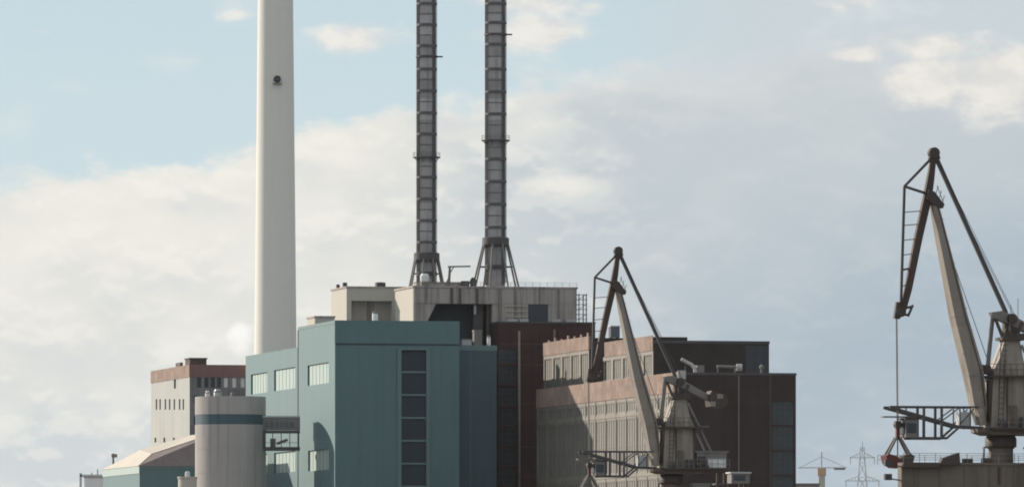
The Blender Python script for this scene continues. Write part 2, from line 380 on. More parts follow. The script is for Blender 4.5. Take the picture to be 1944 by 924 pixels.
for hh in H1 + H2:
    x = 0.5 if hh in H1 else .55
    last = MB().box(x - .12, x, hh[0] + .02, hh[1] - .02, hh[2] + .02, hh[3] - .02).build('panel', 'teal_pale', tb)
    bar = None
    for k in range(1, 6):
        y = hh[0] + (hh[1] - hh[0]) * k / 6
        if bar is None: bar = MB().box(x - .17, x - .124, -.09, .09, hh[2] + .04, hh[3] - .04).build('glazing_bar', 'teal_trim', last, loc=(0, y, 0))
        else: link('glazing_bar', bar.data, last, loc=(0, y, 0))
# front: shadow joint, parapet trim, louvre strip
zb = T.z(653)
MB().box(-.06, W1 + .04, -.14, -.004, zb + .25, zt + .12).build('parapet', 'teal', tb)
MB().box(0.01, W1, -.1, -.004, zb - .12, zb + .24).build('parapet_joint', 'teal_dark', tb)
MB().box(-.07, -.004, .0, L1 + .1, zt - .55, zt + .1).build('parapet_trim', 'teal_trim', tb)
MB().box(0, .3, L1 - .25, L1 + .2, zr, zt).box(-.1, -.004, L1 - .3, L1 + .3, 0, zt - .6).build('joint_strip', 'teal_dark', tb)
fr = MB()
fr.box(lx0 - .95, lx0 - .02, -.28, -.004, 3, ltop + .5).box(lx1 + .02, lx1 + .75, -.28, -.004, 3, ltop + .5).box(lx0 - .02, lx1 + .02, -.28, -.004, ltop + .02, ltop + .5)
fr.build('louvre_frame', 'teal_trim', tb)
step = 43.5 * T.Y / F
zz = ltop
first = None
while zz > 6:
    hgt = step - .42
    if first is None:
        b = MB(); w = lx1 - lx0
        for i in range(12): b.hexa([(0.03, .10, hgt * i / 12), (w - .03, .10, hgt * i / 12), (w - .03, .16, hgt * i / 12), (.03, .16, hgt * i / 12),
                                   (.03, .34, hgt * (i + 1.15) / 12), (w - .03, .34, hgt * (i + 1.15) / 12), (w - .03, .40, hgt * (i + 1.15) / 12), (.03, .40, hgt * (i + 1.15) / 12)])
        b.box(.03, w - .03, .46, .5, 0, hgt)
        o = b.build('louvre', 'teal_dark', tb, loc=(lx0, 0, zz - hgt)); first = o
        rail = MB().box(0, w, -.02, .4, 0, .38).build('louvre_rail', 'teal_trim', tb, loc=(lx0, 0, zz - step + .02))
    else:
        link('louvre', first.data, tb, loc=(lx0, 0, zz - hgt)); link('louvre_rail', rail.data, tb, loc=(lx0, 0, zz - step + .02))
    zz -= step
# slim cladding joints
jm = MB().box(-.035, .035, -.045, -.004, 0, zb)
j0 = None
for px in (682, 728, 838):
    x = T.fx(px)
    if j0 is None: j0 = jm.build('cladding_joint', 'teal_trim', tb, loc=(x, 0, 0))
    else: link('cladding_joint', j0.data, tb, loc=(x, 0, 0))
# side wing
yw = 5.0
w0, w1 = W1 + .004, T.fx(943, yw); zw = T.z(656, w0, yw)
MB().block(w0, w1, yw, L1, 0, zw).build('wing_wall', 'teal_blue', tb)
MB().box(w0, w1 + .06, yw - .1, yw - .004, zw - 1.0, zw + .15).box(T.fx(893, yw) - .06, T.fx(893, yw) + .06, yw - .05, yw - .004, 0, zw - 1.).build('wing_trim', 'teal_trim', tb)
# roof box on the rear part
x0, x1 = T.fx(594, 14), T.fx(630, 14)
rb = thing('roof_vent_house', 'small beige vent box on the roof corner of the teal building', 'roof vent', T.loc(zt), BETA)
rb.location = (T.X - SB * 24, T.Y + CB * 24, zt)
MB().box(.4, 4.8, 0, 8.5, 0, 1.55).build('housing', 'conc_cream', rb); MB().box(.25, 4.95, -.15, 8.65, 1.55, 1.95).build('lid', 'conc', rb)
def roof_item(px, py0, py1, w, Y, name, label, cat, m, shape='box', group=None):
    p = at(px, py1, Y); hgt = (py1 - py0) * Y / F; wm = w * Y / F
    t = thing(name, label, cat, p, BETA, group)
    if shape == 'box':
        MB().box(-wm / 2, wm / 2, -wm / 2, wm / 2, 0, hgt * .86).build('housing', m, t)
        MB().box(-wm / 2 - .08, wm / 2 + .08, -wm / 2 - .08, wm / 2 + .08, hgt * .86, hgt).build('lid', 'steel_mid', t)
    else:
        MB().lathe([(wm * .5, 0), (wm * .5, hgt * .7), (wm * .42, hgt * .86)], 16).build('drum', m, t, smooth=True)
        MB().lathe([(wm * .54, hgt * .86), (wm * .5, hgt), (wm * .1, hgt * 1.04)], 16).build('cowl', 'steel_mid', t)
    return t
roof_item(712, 592, 609, 11, 1716, 'roof_vent', 'small white vent drum on the front edge of the teal roof', 'roof vent', 'white', 'drum')
roof_item(884, 643, 657, 19, 1716, 'plant_unit', 'light grey box unit on the lower teal wing roof', 'roof unit', 'duct')
roof_item(906, 626, 657, 15, 1722, 'plant_unit', 'taller dark grey unit standing mid roof on the lower teal wing', 'roof unit', 'steel_mid')
roof_item(928, 637, 656, 7, 1714, 'roof_vent', 'thin white vent pipe at the right end of the lower teal wing roof', 'roof vent', 'white', 'drum')

# ------------------------------------------------------------------ brown boiler house with concrete crown
S = Site(785, 1742.0)
bh = S.thing('boiler_house', 'dark brown brick boiler house with a grey concrete crown under the twin stacks', 'building')
xr = S.fx(1095); zc0 = S.z(545.5); zl = S.z(577, S.fx(900)); zbm = S.z(612, S.fx(1000))
x935, x828, x812, x1118 = S.fx(935), S.fx(828), S.fx(811), S.fx(1118)
LB = S.ly(750)
MB().prism([(0, S.z(640)), (x812 - .4, S.z(640)), (x812, S.z(610)), (x828, zl), (x935, zl), (x935, zbm), (xr, zbm), (xr, zc0), (0, zc0)], 0, .9).build('crown_front', 'conc', bh)
MB().box(0.0, .8, .904, LB, S.z(640), zc0).build('crown_side', 'conc_cream', bh)
MB().box(.804, xr, .904, LB, zl + .3, zc0 - .05).box(x935, xr, .904, LB, zbm, zl + .296).build('crown_core', 'conc', bh)
MB().box(-.2, xr + .2, -.28, LB + .2, zc0 + .004, zc0 + .42).build('crown_coping', 'conc', bh)
# precast panels on the crown front
xx = 0.06; k = 0
wid = (xr - .06) / 13.0
for k in range(13):
    a0, a1 = .06 + wid * k, .06 + wid * (k + 1) - .09
    o = MB().box(a0, a1, -.16 - random.random() * .05, -.004, zl + .12, zc0 - .12).build('panel', 'conc', bh)
    if a0 > x935 and not (S.fx(1002) < (a0 + a1) / 2 < S.fx(1041)):
        MB().box(a0, a1, -.16 - random.random() * .05, -.004, zbm + .1, zl + .04).build('panel', 'conc', bh)
MB().box(S.fx(1003), S.fx(1040), -.1, -.004, zbm + .1, zl + .1).build('dark_opening', 'dark', bh)
b = MB()
for py in (579, 589, 599): b.box(S.fx(958), S.fx(1001), -.55, -.35, S.z(py) - .09, S.z(py) + .09)
for px in (959, 972, 986, 1000): b.box(S.fx(px) - .08, S.fx(px) + .08, -.345, -.2, zbm, zl)
b.build('front_railing', 'conc_cream', bh)
for a, c in ((960, 980), (984, 1001), (1046, 1062), (1072, 1092)):
    MB().box(S.fx(a), S.fx(c), -1.3, -.6, S.z(612), S.z(604)).build('light_box', 'duct', bh)
# brick body below
zb0 = zbm - .01
gx0, gx1 = S.fx(947, -6), S.fx(980, -6)
rows = [S.z(y, 20, -6) for y in (924, 886, 848, 810, 770, 730, 692, 660)]
MB().block(x935, x1118, -6, LB + 14, 0, zb0 - .4, [(gx0, gx1, rows[i] + .3, rows[i + 1] - .3) for i in range(7)], (), .4).build('wall', 'brick_red', bh)
pane_grid(bh, 'window', 'glass', [(gx0, rows[i] + .3) for i in range(7)], gx1 - gx0, rows[1] - rows[0] - .6, 'front', (4, 3), 'steel_dark')
for o in list(bh.children):
    if o.name.startswith('window'): o.location.y = -6; 
MB().box(x935, x1118 + .1, -6.15, LB + 14, zb0 - .396, zb0).build('wall_coping', 'steel_dark', bh)
xp = S.fx(985, -6)
MB().tube((xp, -6.25, 0), (xp, -6.25, S.z(628, xp, -6)), .28, 10).build('downpipe', 'crane_light', bh)
for py in (653, 692, 765, 848, 905):
    z = S.z(py, 22, -6); MB().box((x935 if py == 653 else xp + .3), S.fx(1045, -6), -6.08, -6.004, z - .12, z + .12).build('floor_band', 'rust', bh)
MB().box(S.fx(1050, -6), S.fx(1054, -6), -6.3, -6.004, S.z(650, 28, -6), S.z(625, 28, -6)).build('vent_pipe', 'red', bh)
# recess left of the brick body; its wall is coloured dark for shade
MB().box(.9, x935 - .01, 6.0, 7.0, 0, zl + .28).build('recess_wall', 'dark', bh)
MB().box(S.fx(896, 4), S.fx(914, 4), 2.5, 5.8, S.z(660), zl + .25).tube((S.fx(925, 3), 2, S.z(665)), (S.fx(925, 3), 2, zl), .5).build('duct', 'steel_dark', bh)
MB().tube((S.fx(902, 1), 1.2, zl - 2.2), (S.fx(902, 1), 1.2, zl - .2), .32).build('lamp_tube', 'duct', bh)
# lattice frame on the right side
b = MB()
zA, zB = zb0, S.z(557, xr + 2)
for px in (1101, 1115):
    for yy in (1.0, 4.0): b.beam((S.fx(px), yy, zA), (S.fx(px), yy, zB), .22)
for i in range(6):
    z = zA + (zB - zA) * (i + .8) / 6.0
    b.beam((S.fx(1097), 1.0, z), (S.fx(1117), 1.0, z), .14); b.beam((S.fx(1101), 1.0, z), (S.fx(1101), 4.0, z), .12)
    if i % 2 == 0: b.beam((S.fx(1101), 1.0, z), (S.fx(1115), 1.0, z + 1.2), .12)
b.build('access_frame', 'steel_mid', bh)
for px, w_ in ((857, .3), (873, .22), (905, .26), (948, .2), (1060, .18)):
    MB().box(S.fx(px) - w_, S.fx(px) + w_, -.5, -.24, (zl + .02 if px < 935 else zbm + .02), zc0 - .1).build('streak_strip', 'steel_dark' if px < 910 else 'steel_mid', bh)  # box strips for the dark vertical streaks of the crown front
b = MB()
for k in range(22):
    x = S.fx(800) + (xr - S.fx(800)) * k / 21; b.beam((x, -.1, zc0 + .4), (x, -.1, zc0 + 1.35), .06)
for hgt in (.9, 1.35): b.beam((S.fx(800), -.1, zc0 + hgt), (xr, -.1, zc0 + hgt), .05)
b.build('roof_railing', 'steel_mid', bh)
# roof clutter
def on_roof(px, ly, name, label, cat, build, group=None):
    x = S.fx(px, ly); t = thing(name, label, cat, (S.X + x * CB - ly * SB, S.Y + x * SB + ly * CB, zc0 + .43), BETA, group); build(t); return t
on_roof(797, 4, 'plant_unit', 'long low grey plant box on the left of the crown roof', 'roof unit', lambda t: (MB().box(-1.0, 11, -1, 2, 0, .8).build('housing', 'conc', t), MB().box(-1.1, 11.1, -1.1, 2.1, .8, .95).build('lid', 'steel_mid', t)))
on_roof(806, 1.5, 'tank', 'white drum tank at the foot of the left stack', 'tank', lambda t: (MB().lathe([(.9, .9), (1.0, 1.1), (1.0, 2.3), (.7, 2.7)], 16).build('drum', 'white', t, smooth=True), MB().box(-.8, .8, -.8, .8, 0, .9).build('stand', 'steel_mid', t)))
on_roof(890, 2, 'exhaust_unit', 'dark lumpy exhaust units on the roof between the stacks', 'roof unit', lambda t: (MB().box(-1.6, -.2, -.6, 1, 0, 1.2).build('housing', 'steel_dark', t), MB().lathe([(.7, 0), (.7, 1.5), (.3, 2.0)], 12, 1.0, 0).build('cowl', 'steel_dark', t), MB().tube((-.3, 0, .6), (1., 0, 1.4), .3).build('pipe', 'steel_mid', t)))
def davit(t):
    MB().beam((0, 0, 0), (.25, 0, 4.4), .55, .55, .4, .4).beam((-.9, 0, .0), (.2, 0, 2.4), .22).build('mast', 'steel_mid', t)
    MB().beam((-.2, 0, 4.35), (4.9, 0, 4.5), .34, .3).beam((.2, 0, 2.8), (1.1, 0, 4.3), .2).build('boom', 'steel_mid', t)
on_roof(852, 3, 'davit_crane', 'small davit crane with a level arm on the roof left of the right stack', 'crane', davit)
# concrete head house to the left
Q = Site(658, 1764.0)
qh = Q.thing('concrete_annex', 'beige concrete roof house with an open bay left of the grey crown', 'building')
zq = Q.z(546); QL = Q.ly(629); QW = Q.fx(775)
ho = (Q.fx(667), Q.fx(745), Q.z(640), Q.z(571, 8))
MB().block(0, QW, 0, QL, 0, zq, [ho], (), 3.0).build('wall', 'conc_cream', qh)
MB().box(ho[0] + .01, ho[1] - .01, 2.99, 3.2, ho[2], ho[3]).build('bay_wall', 'conc', qh)
MB().box(-.2, QW, -.2, QL + .2, zq, zq + .35).build('coping', 'conc', qh)
for px, w, hh_, lb in ((635, .7, .9, 'small dark vent at the far left corner of the beige roof house'), (648, .9, 1.0, 'small dark vent on the roof edge, second from the left on the beige roof house'), (722, 2.0, 1.0, 'low dark unit on the right half of the beige roof house')):
    ly_ = max(2., Q.ly(px)) if px < 658 else 3.
    x = .8 if px < 658 else Q.fx(px, 3)
    t = thing('roof_vent', lb, 'roof vent', (Q.X + x * CB - ly_ * SB, Q.Y + x * SB + ly_ * CB, zq + .35), BETA)
    MB().box(-w / 2, w / 2, -w / 2, w / 2, 0, hh_ * .75).build('housing', 'steel_dark', t); MB().lathe([(w * .62, hh_ * .75), (w * .6, hh_), (w * .2, hh_ * 1.1)], 12).build('cowl', 'steel_dark', t)

# ------------------------------------------------------------------ twin steel stacks
def stack(px, Y, wpx, rings, plats, ybase, ycol, spread, label):
    s = Y / F; zb_ = zc0 + .43
    t = thing('steel_stack', label, 'chimney', ((px - CX) * s, Y, zb_), 0, 'twin steel stacks on the boiler house roof')
    z = lambda py: ZC + (HY - py) * s - zb_
    r = wpx / 2.0 * s; top = z(-190)
    MB().lathe([(r, 0), (r, top), (r * .98, top + .1)], 40).build('shaft', 'steel', t, smooth=True)
    rg = MB().lathe([(r + .02, -.3), (r + .3, -.27), (r + .3, .27), (r + .02, .3)], 40)
    first = None
    for py in rings:
        if first is None: first = rg.build('ring', 'ring_steel', t, loc=(0, 0, z(py)))
        else: link('ring', first.data, t, loc=(0, 0, z(py)))
    fr_ = MB().lathe([(r + .01, -.09), (r + .09, -.08), (r + .09, .08), (r + .01, .09)], 40); first = None
    for p0, p1 in zip(rings, rings[1:]):
        for f_ in ((.5,) if p1 - p0 < 50 else (.25, .75)):
            zf_ = z(p0 + (p1 - p0) * f_)
            if first is None: first = fr_.build('flange', 'ring_steel', t, loc=(0, 0, zf_))
            else: link('flange', first.data, t, loc=(0, 0, zf_))
    for py, ext, side in plats:
        rr = r + ext * s
        b = MB()
        if side: b.lathe([(r + .3, -.2), (r + .42, -.2), (r + .42, .2), (r + .3, .2)], 32).box(r, r + ext * s * 1.2, -.9, .9, -.12, .1)
        else:
            b.lathe([(r + .05, -.12), (rr, -.12), (rr, .12), (r + .05, .12)], 32)
        pl = b.build('platform', 'steel_dark', t, loc=(0, 0, z(py)))
        if not side:
            q = MB(); n = 16
            for i in range(n):
                a, c = 2 * math.pi * i / n, 2 * math.pi * (i + 1) / n
                P = lambda a, h: (math.cos(a) * (rr - .08), math.sin(a) * (rr - .08), h)
                q.beam(P(a, .12), P(a, 1.05), .05); q.beam(P(a, 1.05), P(c, 1.05), .05); q.beam(P(a, .6), P(c, .6), .04)
            q.build('handrail', 'steel_dark', pl)
            q = MB()
            for i in range(8):
                a = 2 * math.pi * (i + .5) / 8
                q.beam((math.cos(a) * (r + .05), math.sin(a) * (r + .05), -1.1), (math.cos(a) * (rr - .2), math.sin(a) * (rr - .2), -.12), .1)
            q.build('bracket', 'steel_dark', pl)
    # ladder with safety hoops on the right
    b = MB(); a = R(-20)
    lx, lyy = math.cos(a) * (r + .28), math.sin(a) * (r + .28)
    for dd in (-.25, .25): b.beam((lx - dd * math.sin(a), lyy + dd * math.cos(a), 1), (lx - dd * math.sin(a), lyy + dd * math.cos(a), top), .11)
    zz = 1.5
    while zz < top: b.beam((lx - .25 * -math.sin(a) * -1, lyy - .25 * math.cos(a), zz), (lx - .25 * math.sin(a), lyy + .25 * math.cos(a), zz), .08); zz += .75
    b.build('ladder', 'steel_dark', t)
    b = MB()
    for a in (176, 188, 202, 216, -34, -48): b.tube((math.cos(R(a)) * (r + .16), math.sin(R(a)) * (r + .16), .5), (math.cos(R(a)) * (r + .16), math.sin(R(a)) * (r + .16), top), .13, 8)
    b.build('dark_edge_pipe', 'ring_steel', t)  # pipes added along both limbs to make the shaft edges darker
    # collar and raking legs
    zc_ = z(ycol)
    MB().lathe([(r + .02, zc_ - 1.1), (r + .55, zc_ - 1.1), (r + .85, zc_ - .6), (r + .85, zc_ + .8), (r + .5, zc_ + 1.0), (r + .02, zc_ + 1.0)], 32).build('collar', 'steel_dark', t)
    n = 8
    for i in range(n):
        a = 2 * math.pi * (i + .5) / n + R(9)
        p = (math.cos(a) * (r + .7), math.sin(a) * (r + .7), zc_ - .5); q = (math.cos(a) * spread * s, math.sin(a) * spread * s, 0)
        MB().tube(p, q, .21, 8).build('leg', 'steel_mid', t)
    zz = zc_ * .45; rr = r + .7 + (spread * s - r - .7) * .55
    b = MB()
    for i in range(n):
        a, c = 2 * math.pi * (i + .5) / n + R(9), 2 * math.pi * (i + 1.5) / n + R(9)
        b.beam((math.cos(a) * rr, math.sin(a) * rr, zz), (math.cos(c) * rr, math.sin(c) * rr, zz), .14); b.beam((math.cos(a) * r, math.sin(a) * r, zz), (math.cos(a) * rr, math.sin(a) * rr, zz), .12)
    b.lathe([(r + .02, zz - .5), (r + .3, zz - .5), (r + .3, zz + .4), (r + .02, zz + .4)], 32)
    b.build('leg_brace', 'steel_dark', t)
    return t
stack(810, 1752., 34.5, (-70, -32, 8, 48, 88, 132, 173, 215, 255, 337, 378, 419, 460), ((108, 11, True), (299, 9, False)), 541, 488, 34, 'left steel stack with ring bands, the one standing farther from the harbour cranes')
stack(941, 1752., 36.5, (-70, -32, 8, 44, 85, 132, 175, 217, 302, 345, 388, 432), ((66, 11, True), (267, 9, False)), 543, 459, 45, 'right steel stack with ring bands and widely spread legs, nearer the harbour cranes')

# ------------------------------------------------------------------ stepped brick power house on the right
Cc = Site(1290, 1590.0)
ph = Cc.thing('power_house', 'long stepped power house with a sunlit grey side and dark brick front', 'building')
zC = Cc.z(707.5); CL = Cc.ly(1020); CW = Cc.fx(1511)
band = 3.8
nb = 14; bw = CL / nb; pw = .9
holesL = []
rows = [(zC - band - 2.9, zC - band - .7), (zC - band - 15.5, zC - band - 4.2), (zC - band - 28.5, zC - band - 17.0), (zC - band - 41.0, zC - band - 30.0)]
for i in range(nb):
    for (z0, z1) in rows: holesL.append((bw * i + pw / 2, bw * (i + 1) - pw / 2, z0, z1))
gx0, gx1 = Cc.fx(1466), CW - .35
gr = [4 + 5.0 * i for i in range(9)]
MB().wall((0, 0, 0), (0, 1, 0), (0, 0, 1), CL, zC - band, holesL, (.5, 0, 0)).quad((0, CL, 0), (CW, CL, 0), (CW, CL, zC), (0, CL, zC)).build('side_wall', 'greywall', ph)
MB().wall((0, 0, 0), (1, 0, 0), (0, 0, 1), CW, zC, [(gx0, gx1, z + .2, z + 4.8) for z in gr], (0, .5, 0)).quad((CW, 0, 0), (CW, CL, 0), (CW, CL, zC), (CW, 0, zC)).build('front_wall', 'brick', ph)
MB().box(0.004, CW - .004, .01, CL - .01, zC - .6, zC - .1).build('roof', 'roof', ph)
MB().box(-.15, -.004, -.05, CL, zC - band, zC + .25).box(-.15, .5, CL + .004, CL + .4, zC - band, zC + .3).build('brick_band', 'red', ph)
MB().box(.4, CW + .1, -.12, -.004, zC - .35, zC + .15).build('front_coping', 'steel_dark', ph)
MB().box(-.5, 1.2, -.6, -.13, zC - 1.2, zC + .5).build('corner_block', 'duct', ph)
for (z0, z1) in rows:
    pane_grid(ph, 'window', 'glassblock', [(bw * i + pw / 2, z0) for i in range(nb)], bw - pw, z1 - z0, 'left', (4, 1 if z1 - z0 < 4 else 4), 'frame', t=.22, inset=.16)
pane_grid(ph, 'window', 'glass', [(gx0, z + .2) for z in gr], gx1 - gx0, 4.6, 'front', (4, 4), 'steel_dark', t=.14)
b = MB()
for i in range(nb + 1): b.box(-.12, -.004, max(0, bw * i - .25), min(CL, bw * i + .25), 0, zC - band - .004)
b.build('pilaster', 'greywall', ph)
b = MB()
for z0, z1 in rows[:3]: b.box(-.12, -.004, 0.35, CL - .4, z0 - .9, z0 - .3)
b.build('ledge', 'greywall', ph)
xp = Cc.fx(1402)
MB().tube((xp, -.2, 0), (xp, -.2, zC - .4), .14).build('downpipe', 'steel_mid', ph)
xp = Cc.fx(1462)
MB().box(xp - .12, xp + .12, -.2, -.004, 0, zC - .4).build('corner_strip', 'steel_dark', ph)
# upper tiers: A (rear) and B (nearer); placed in the same frame
def tier(px, Y, pxl, pxr, ytop, name_):
    St = Site(px, Y); dxx, dyy = St.X - Cc.X, St.Y - Cc.Y
    ox, oy = dxx * CB + dyy * SB, -dxx * SB + dyy * CB
    return St, ox, oy
A, ax, ay = tier(1118, 1681., 1032, 1178, 640, 'A')
AL = A.ly(1032); zA = A.z(640); AW = A.fx(1262)
hl = []
for i in range(5):
    for z0, z1 in ((zC + .6, zA - 3.4),): hl.append((AL / 5 * i + .8, AL / 5 * (i + 1) - .8, z0, z1))
b = MB(); b.wall((ax, ay, zC - .09), (0, 1, 0), (0, 0, 1), AL, zA - 2.6 - zC + .09, [(h[0], h[1], h[2] - zC + .09, h[3] - zC + .09) for h in hl], (.4, 0, 0)).build('upper_side_wall', 'greywall', ph)
pane_grid(ph, 'upper_window', 'glassblock', [(ay + h[0], hl[0][2]) for h in hl], AL / 5 - 1.6, hl[0][3] - hl[0][2], 'left', (4, 3), 'frame', t=.2)
for o in ph.children:
    if o.name.startswith('upper_window'): o.location.x = ax
b = MB(); b.wall((ax, ay, zC - .09), (1, 0, 0), (0, 0, 1), AW, zA - zC, [], (0, .4, 0)).quad((ax, ay + AL, zC - .09), (ax + AW, ay + AL, zC - .09), (ax + AW, ay + AL, zA), (ax, ay + AL, zA)).quad((ax + AW, ay, zC), (ax + AW, ay + AL, zC), (ax + AW, ay + AL, zA), (ax + AW, ay, zA)).quad((ax, ay, zA - .1), (ax + AW, ay, zA - .1), (ax + AW, ay + AL, zA - .1), (ax, ay + AL, zA - .1)).build('upper_front_wall', 'brick_black', ph)
b = MB().box(ax - .12, ax + .3, ay - .05, ay + AL, zA - 2.6, zA + .25); b.build('upper_brick_band', 'red', ph)
b = MB()
for i in range(7): b.box(ax - .1, ax + .2, ay + AL * i / 7 + .5, ay + AL * i / 7 + 1.6, zA + .25, zA + .25 + random.uniform(.25, .8))
b.build('roof_upstand', 'red', ph)
Bt, bx_, by_ = tier(1240, 1622., 1178, 1460, 637, 'B')
BL = Bt.ly(1178) + 14; zB1 = Bt.z(639); zB2 = Bt.z(647.5, 15); BW = Bt.fx(1460); bs = Bt.fx(1305)
hl = [(1.2 + 9 * i, 8.2 + 9 * i, zC + .6, zB1 - 3.6) for i in range(5)]
b = MB(); b.wall((bx_, by_, zC - .09), (0, 1, 0), (0, 0, 1), BL, zB1 - 2.8 - zC + .09, [(h[0], h[1], h[2] - zC + .09, h[3] - zC + .09) for h in hl], (.4, 0, 0)).build('upper_side_wall', 'greywall', ph)
wins_before = set(o.name for o in ph.children)
pane_grid(ph, 'upper_window', 'glassblock', [(by_ + h[0], h[2]) for h in hl], 7.0, hl[0][3] - hl[0][2], 'left', (4, 3), 'frame', t=.2)
for o in ph.children:
    if o.name.startswith('upper_window') and o.name not in wins_before: o.location.x = bx_
b = MB(); b.wall((bx_, by_, zC - .09), (1, 0, 0), (0, 0, 1), BW, zB2 - zC + .09, [], (0, .4, 0)).box(bx_ + .01, bx_ + bs, by_ + .01, by_ + BL, zB2 - .5, zB1).quad((bx_ + BW, by_, zC), (bx_ + BW, by_ + BL, zC), (bx_ + BW, by_ + BL, zB2), (bx_ + BW, by_, zB2)).quad((bx_, by_ + BL, zC), (bx_ + BW, by_ + BL, zC), (bx_ + BW, by_ + BL, zB2), (bx_, by_ + BL, zB2)).quad((bx_, by_, zB2 - .05), (bx_ + BW, by_, zB2 - .05), (bx_ + BW, by_ + BL, zB2 - .05), (bx_, by_ + BL, zB2 - .05))
b.build('upper_front_wall', 'brick_black', ph)
MB().box(bx_ - .12, bx_ - .004, by_ - .05, by_ + BL, zB1 - 2.8, zB1 + .3).build('upper_brick_band', 'red', ph)
MB().box(bx_ + .02, bx_ + BW + .1, by_ - .15, by_ - .004, zB2 - .5, zB2 + .1).build('upper_coping', 'steel_dark', ph)
MB().box(bx_ + Bt.fx(1415), bx_ + BW - .3, by_ - .08, by_ - .004, zC, zB2 - .8).build('blue_panel', 'blue_black', ph)
# roof things of the power house
def on_ph(px, py, ly, name, label, cat, build):
    x = Cc.fx(px, ly); t = thing(name, label, cat, (Cc.X + x * CB - ly * SB, Cc.Y + x * SB + ly * CB, zC - .1), BETA); build(t); return t
def duct(t):
    pts = [(-2.3, 1.6, 3.1), (-1.2, 1.5, 2.5), (-.2, 1.2, 2.0), (.35, .9, 1.2), (.4, .8, .1)]
    b = MB()
    for p, q in zip(pts, pts[1:]): b.tube(p, q, .36, 12)
    b.build('pipe', 'duct', t)
    MB().box(.9, 2.4, 1.2, 2.8, .3, 1.9).tube((.4, 1.6, 1.2), (1., 1.6, 1.2), .3).build('fan_box', 'steel_mid', t)
on_ph(1318, 700, 5, 'roof_duct', 'bent silver duct climbing the dark wall on the power house roof', 'duct', duct)
on_ph(1390, 700, 6, 'roof_duct', 'grey horizontal fan pipe ending in a pale drum on the power house roof', 'duct', lambda t: (MB().tube((-3.2, 0, 1.7), (.8, 0, 1.6), .28).tube((-3, 0, 0), (-3, 0, 1.7), .12).tube((.6, 0, 0), (.6, 0, 1.5), .12).build('pipe', 'steel_mid', t), MB().tube((.9, .0, 1.5), (2.0, -.1, 1.5), .72, 14).build('fan_drum', 'duct', t)))
on_ph(1446, 700, 4, 'roof_vent', 'small grey vent cowl near the right end of the power house roof', 'roof vent', lambda t: (MB().lathe([(.28, 0), (.28, 1.3)], 10).build('pipe', 'steel_mid', t), MB().lathe([(.5, 1.3), (.5, 1.7), (.1, 2.1)], 10).build('cowl', 'steel_mid', t)))
p = A.fx(1166, 6)
t = thing('water_tank', 'blue grey box tank on the highest dark roof between crane arms', 'tank', (A.X + p * CB - 6 * SB, A.Y + p * SB + 6 * CB, zA - .1), BETA)
MB().box(-1.0, 1.0, -1, 1, .3, 2.6).build('housing', 'bluegrey', t); MB().box(-1.1, 1.1, -1.1, 1.1, 2.6, 2.85).build('lid', 'galv', t); MB().box(-.9, -.6, -.9, -.6, 0, .3).box(.6, .9, -.9, -.6, 0, .3).box(-.9, -.6, .6, .9, 0, .3).box(.6, .9, .6, .9, 0, .3).build('foot', 'steel_dark', t)

# ------------------------------------------------------------------ concrete silo
Ys = 1725.0; s = Ys / F
si = thing('silo', 'round grey concrete silo with a dark blue glazed band near its top', 'silo', ((437.5 - CX) * s, Ys, 0))
rs = 67.2 * s; zs = ZC + (HY - 753) * s
zb1, zb0_ = ZC + (HY - 787) * s, ZC + (HY - 806) * s
MB().lathe([(rs, 0), (rs, zb0_)], 72).build('barrel', 'silo', si, smooth=True)
MB().lathe([(rs, zb1), (rs, zs), (rs - .5, zs), (rs - .5, zs - .6)], 72).build('head', 'silo', si, smooth=True)
MB().lathe([(rs - .06, zb0_ + .004), (rs - .06, zb1 - .004)], 72)  .build('window_band', 'band_blue', si, smooth=True)
jr = MB().lathe([(rs + .01, -.05), (rs + .05, -.04), (rs + .05, .04), (rs + .01, .05)], 72); first = None
for i in range(1, 9):
    z = zb0_ * i / 9.0
    if first is None: first = jr.build('pour_joint', 'silo', si, loc=(0, 0, z))
    else: link('pour_joint', first.data, si, loc=(0, 0, z))
for px, w, hp, dy_, lb, m_ in ((394, 9, 12, 0, 'slim white vent drum at the left on the silo top', 'white'), (414, 15, 14, -3, 'wider pale vent drum left of centre on the silo top', 'duct'), (442, 10, 9, 1, 'low grey vent cap at the centre of the silo top', 'steel_mid')):
    t = thing('silo_vent', lb, 'roof vent', ((px - CX) * s, Ys + dy_, zs - .3))
    MB().lathe([(w * s / 2, 0), (w * s / 2, hp * s * .8), (w * s * .3, hp * s + .3)], 14).build('drum', m_, t, smooth=True)
    MB().lathe([(w * s * .56, hp * s * .8), (w * s * .56, hp * s * .9), (w * s * .4, hp * s * .95)], 14).build('rim', 'steel_mid', t)
MB().lathe([(rs - .7, zs - .5), (rs - .7, zs - .3)], 48).build('roof', 'roof', si)
# conveyor bridge
z0 = lambda py: ZC + (HY - py) * s
br = thing('conveyor_bridge', 'grey two deck conveyor bridge joining the silo to the teal wall', 'bridge', ((503 - CX) * s, Ys - 1.5, z0(852)))
x0_, x1_ = -.6, (567 - 503) * s + .3
zz = lambda py: z0(py) - z0(852)
MB().box(x0_, x1_, -1.2, 1.6, zz(816), zz(792)).build('gallery', 'steel_mid', br)
MB().box(x0_, x1_, -1.35, 1.75, zz(792) + .004, zz(789)).build('gallery_roof', 'galv', br)
MB().box(x0_, x1_, -1.3, 1.7, zz(822), zz(817)).build('upper_deck', 'steel_dark', br)
MB().box(x0_, x1_, -1.3, 1.7, zz(855), zz(848)).build('lower_deck', 'steel_dark', br)
b = MB()
for k in range(5):
    x = x0_ + .5 + (x1_ - x0_ - .8) * k / 4; b.beam((x, -1.2, zz(848)), (x, -1.2, zz(822)), .18 if k not in (0, 4) else .4)
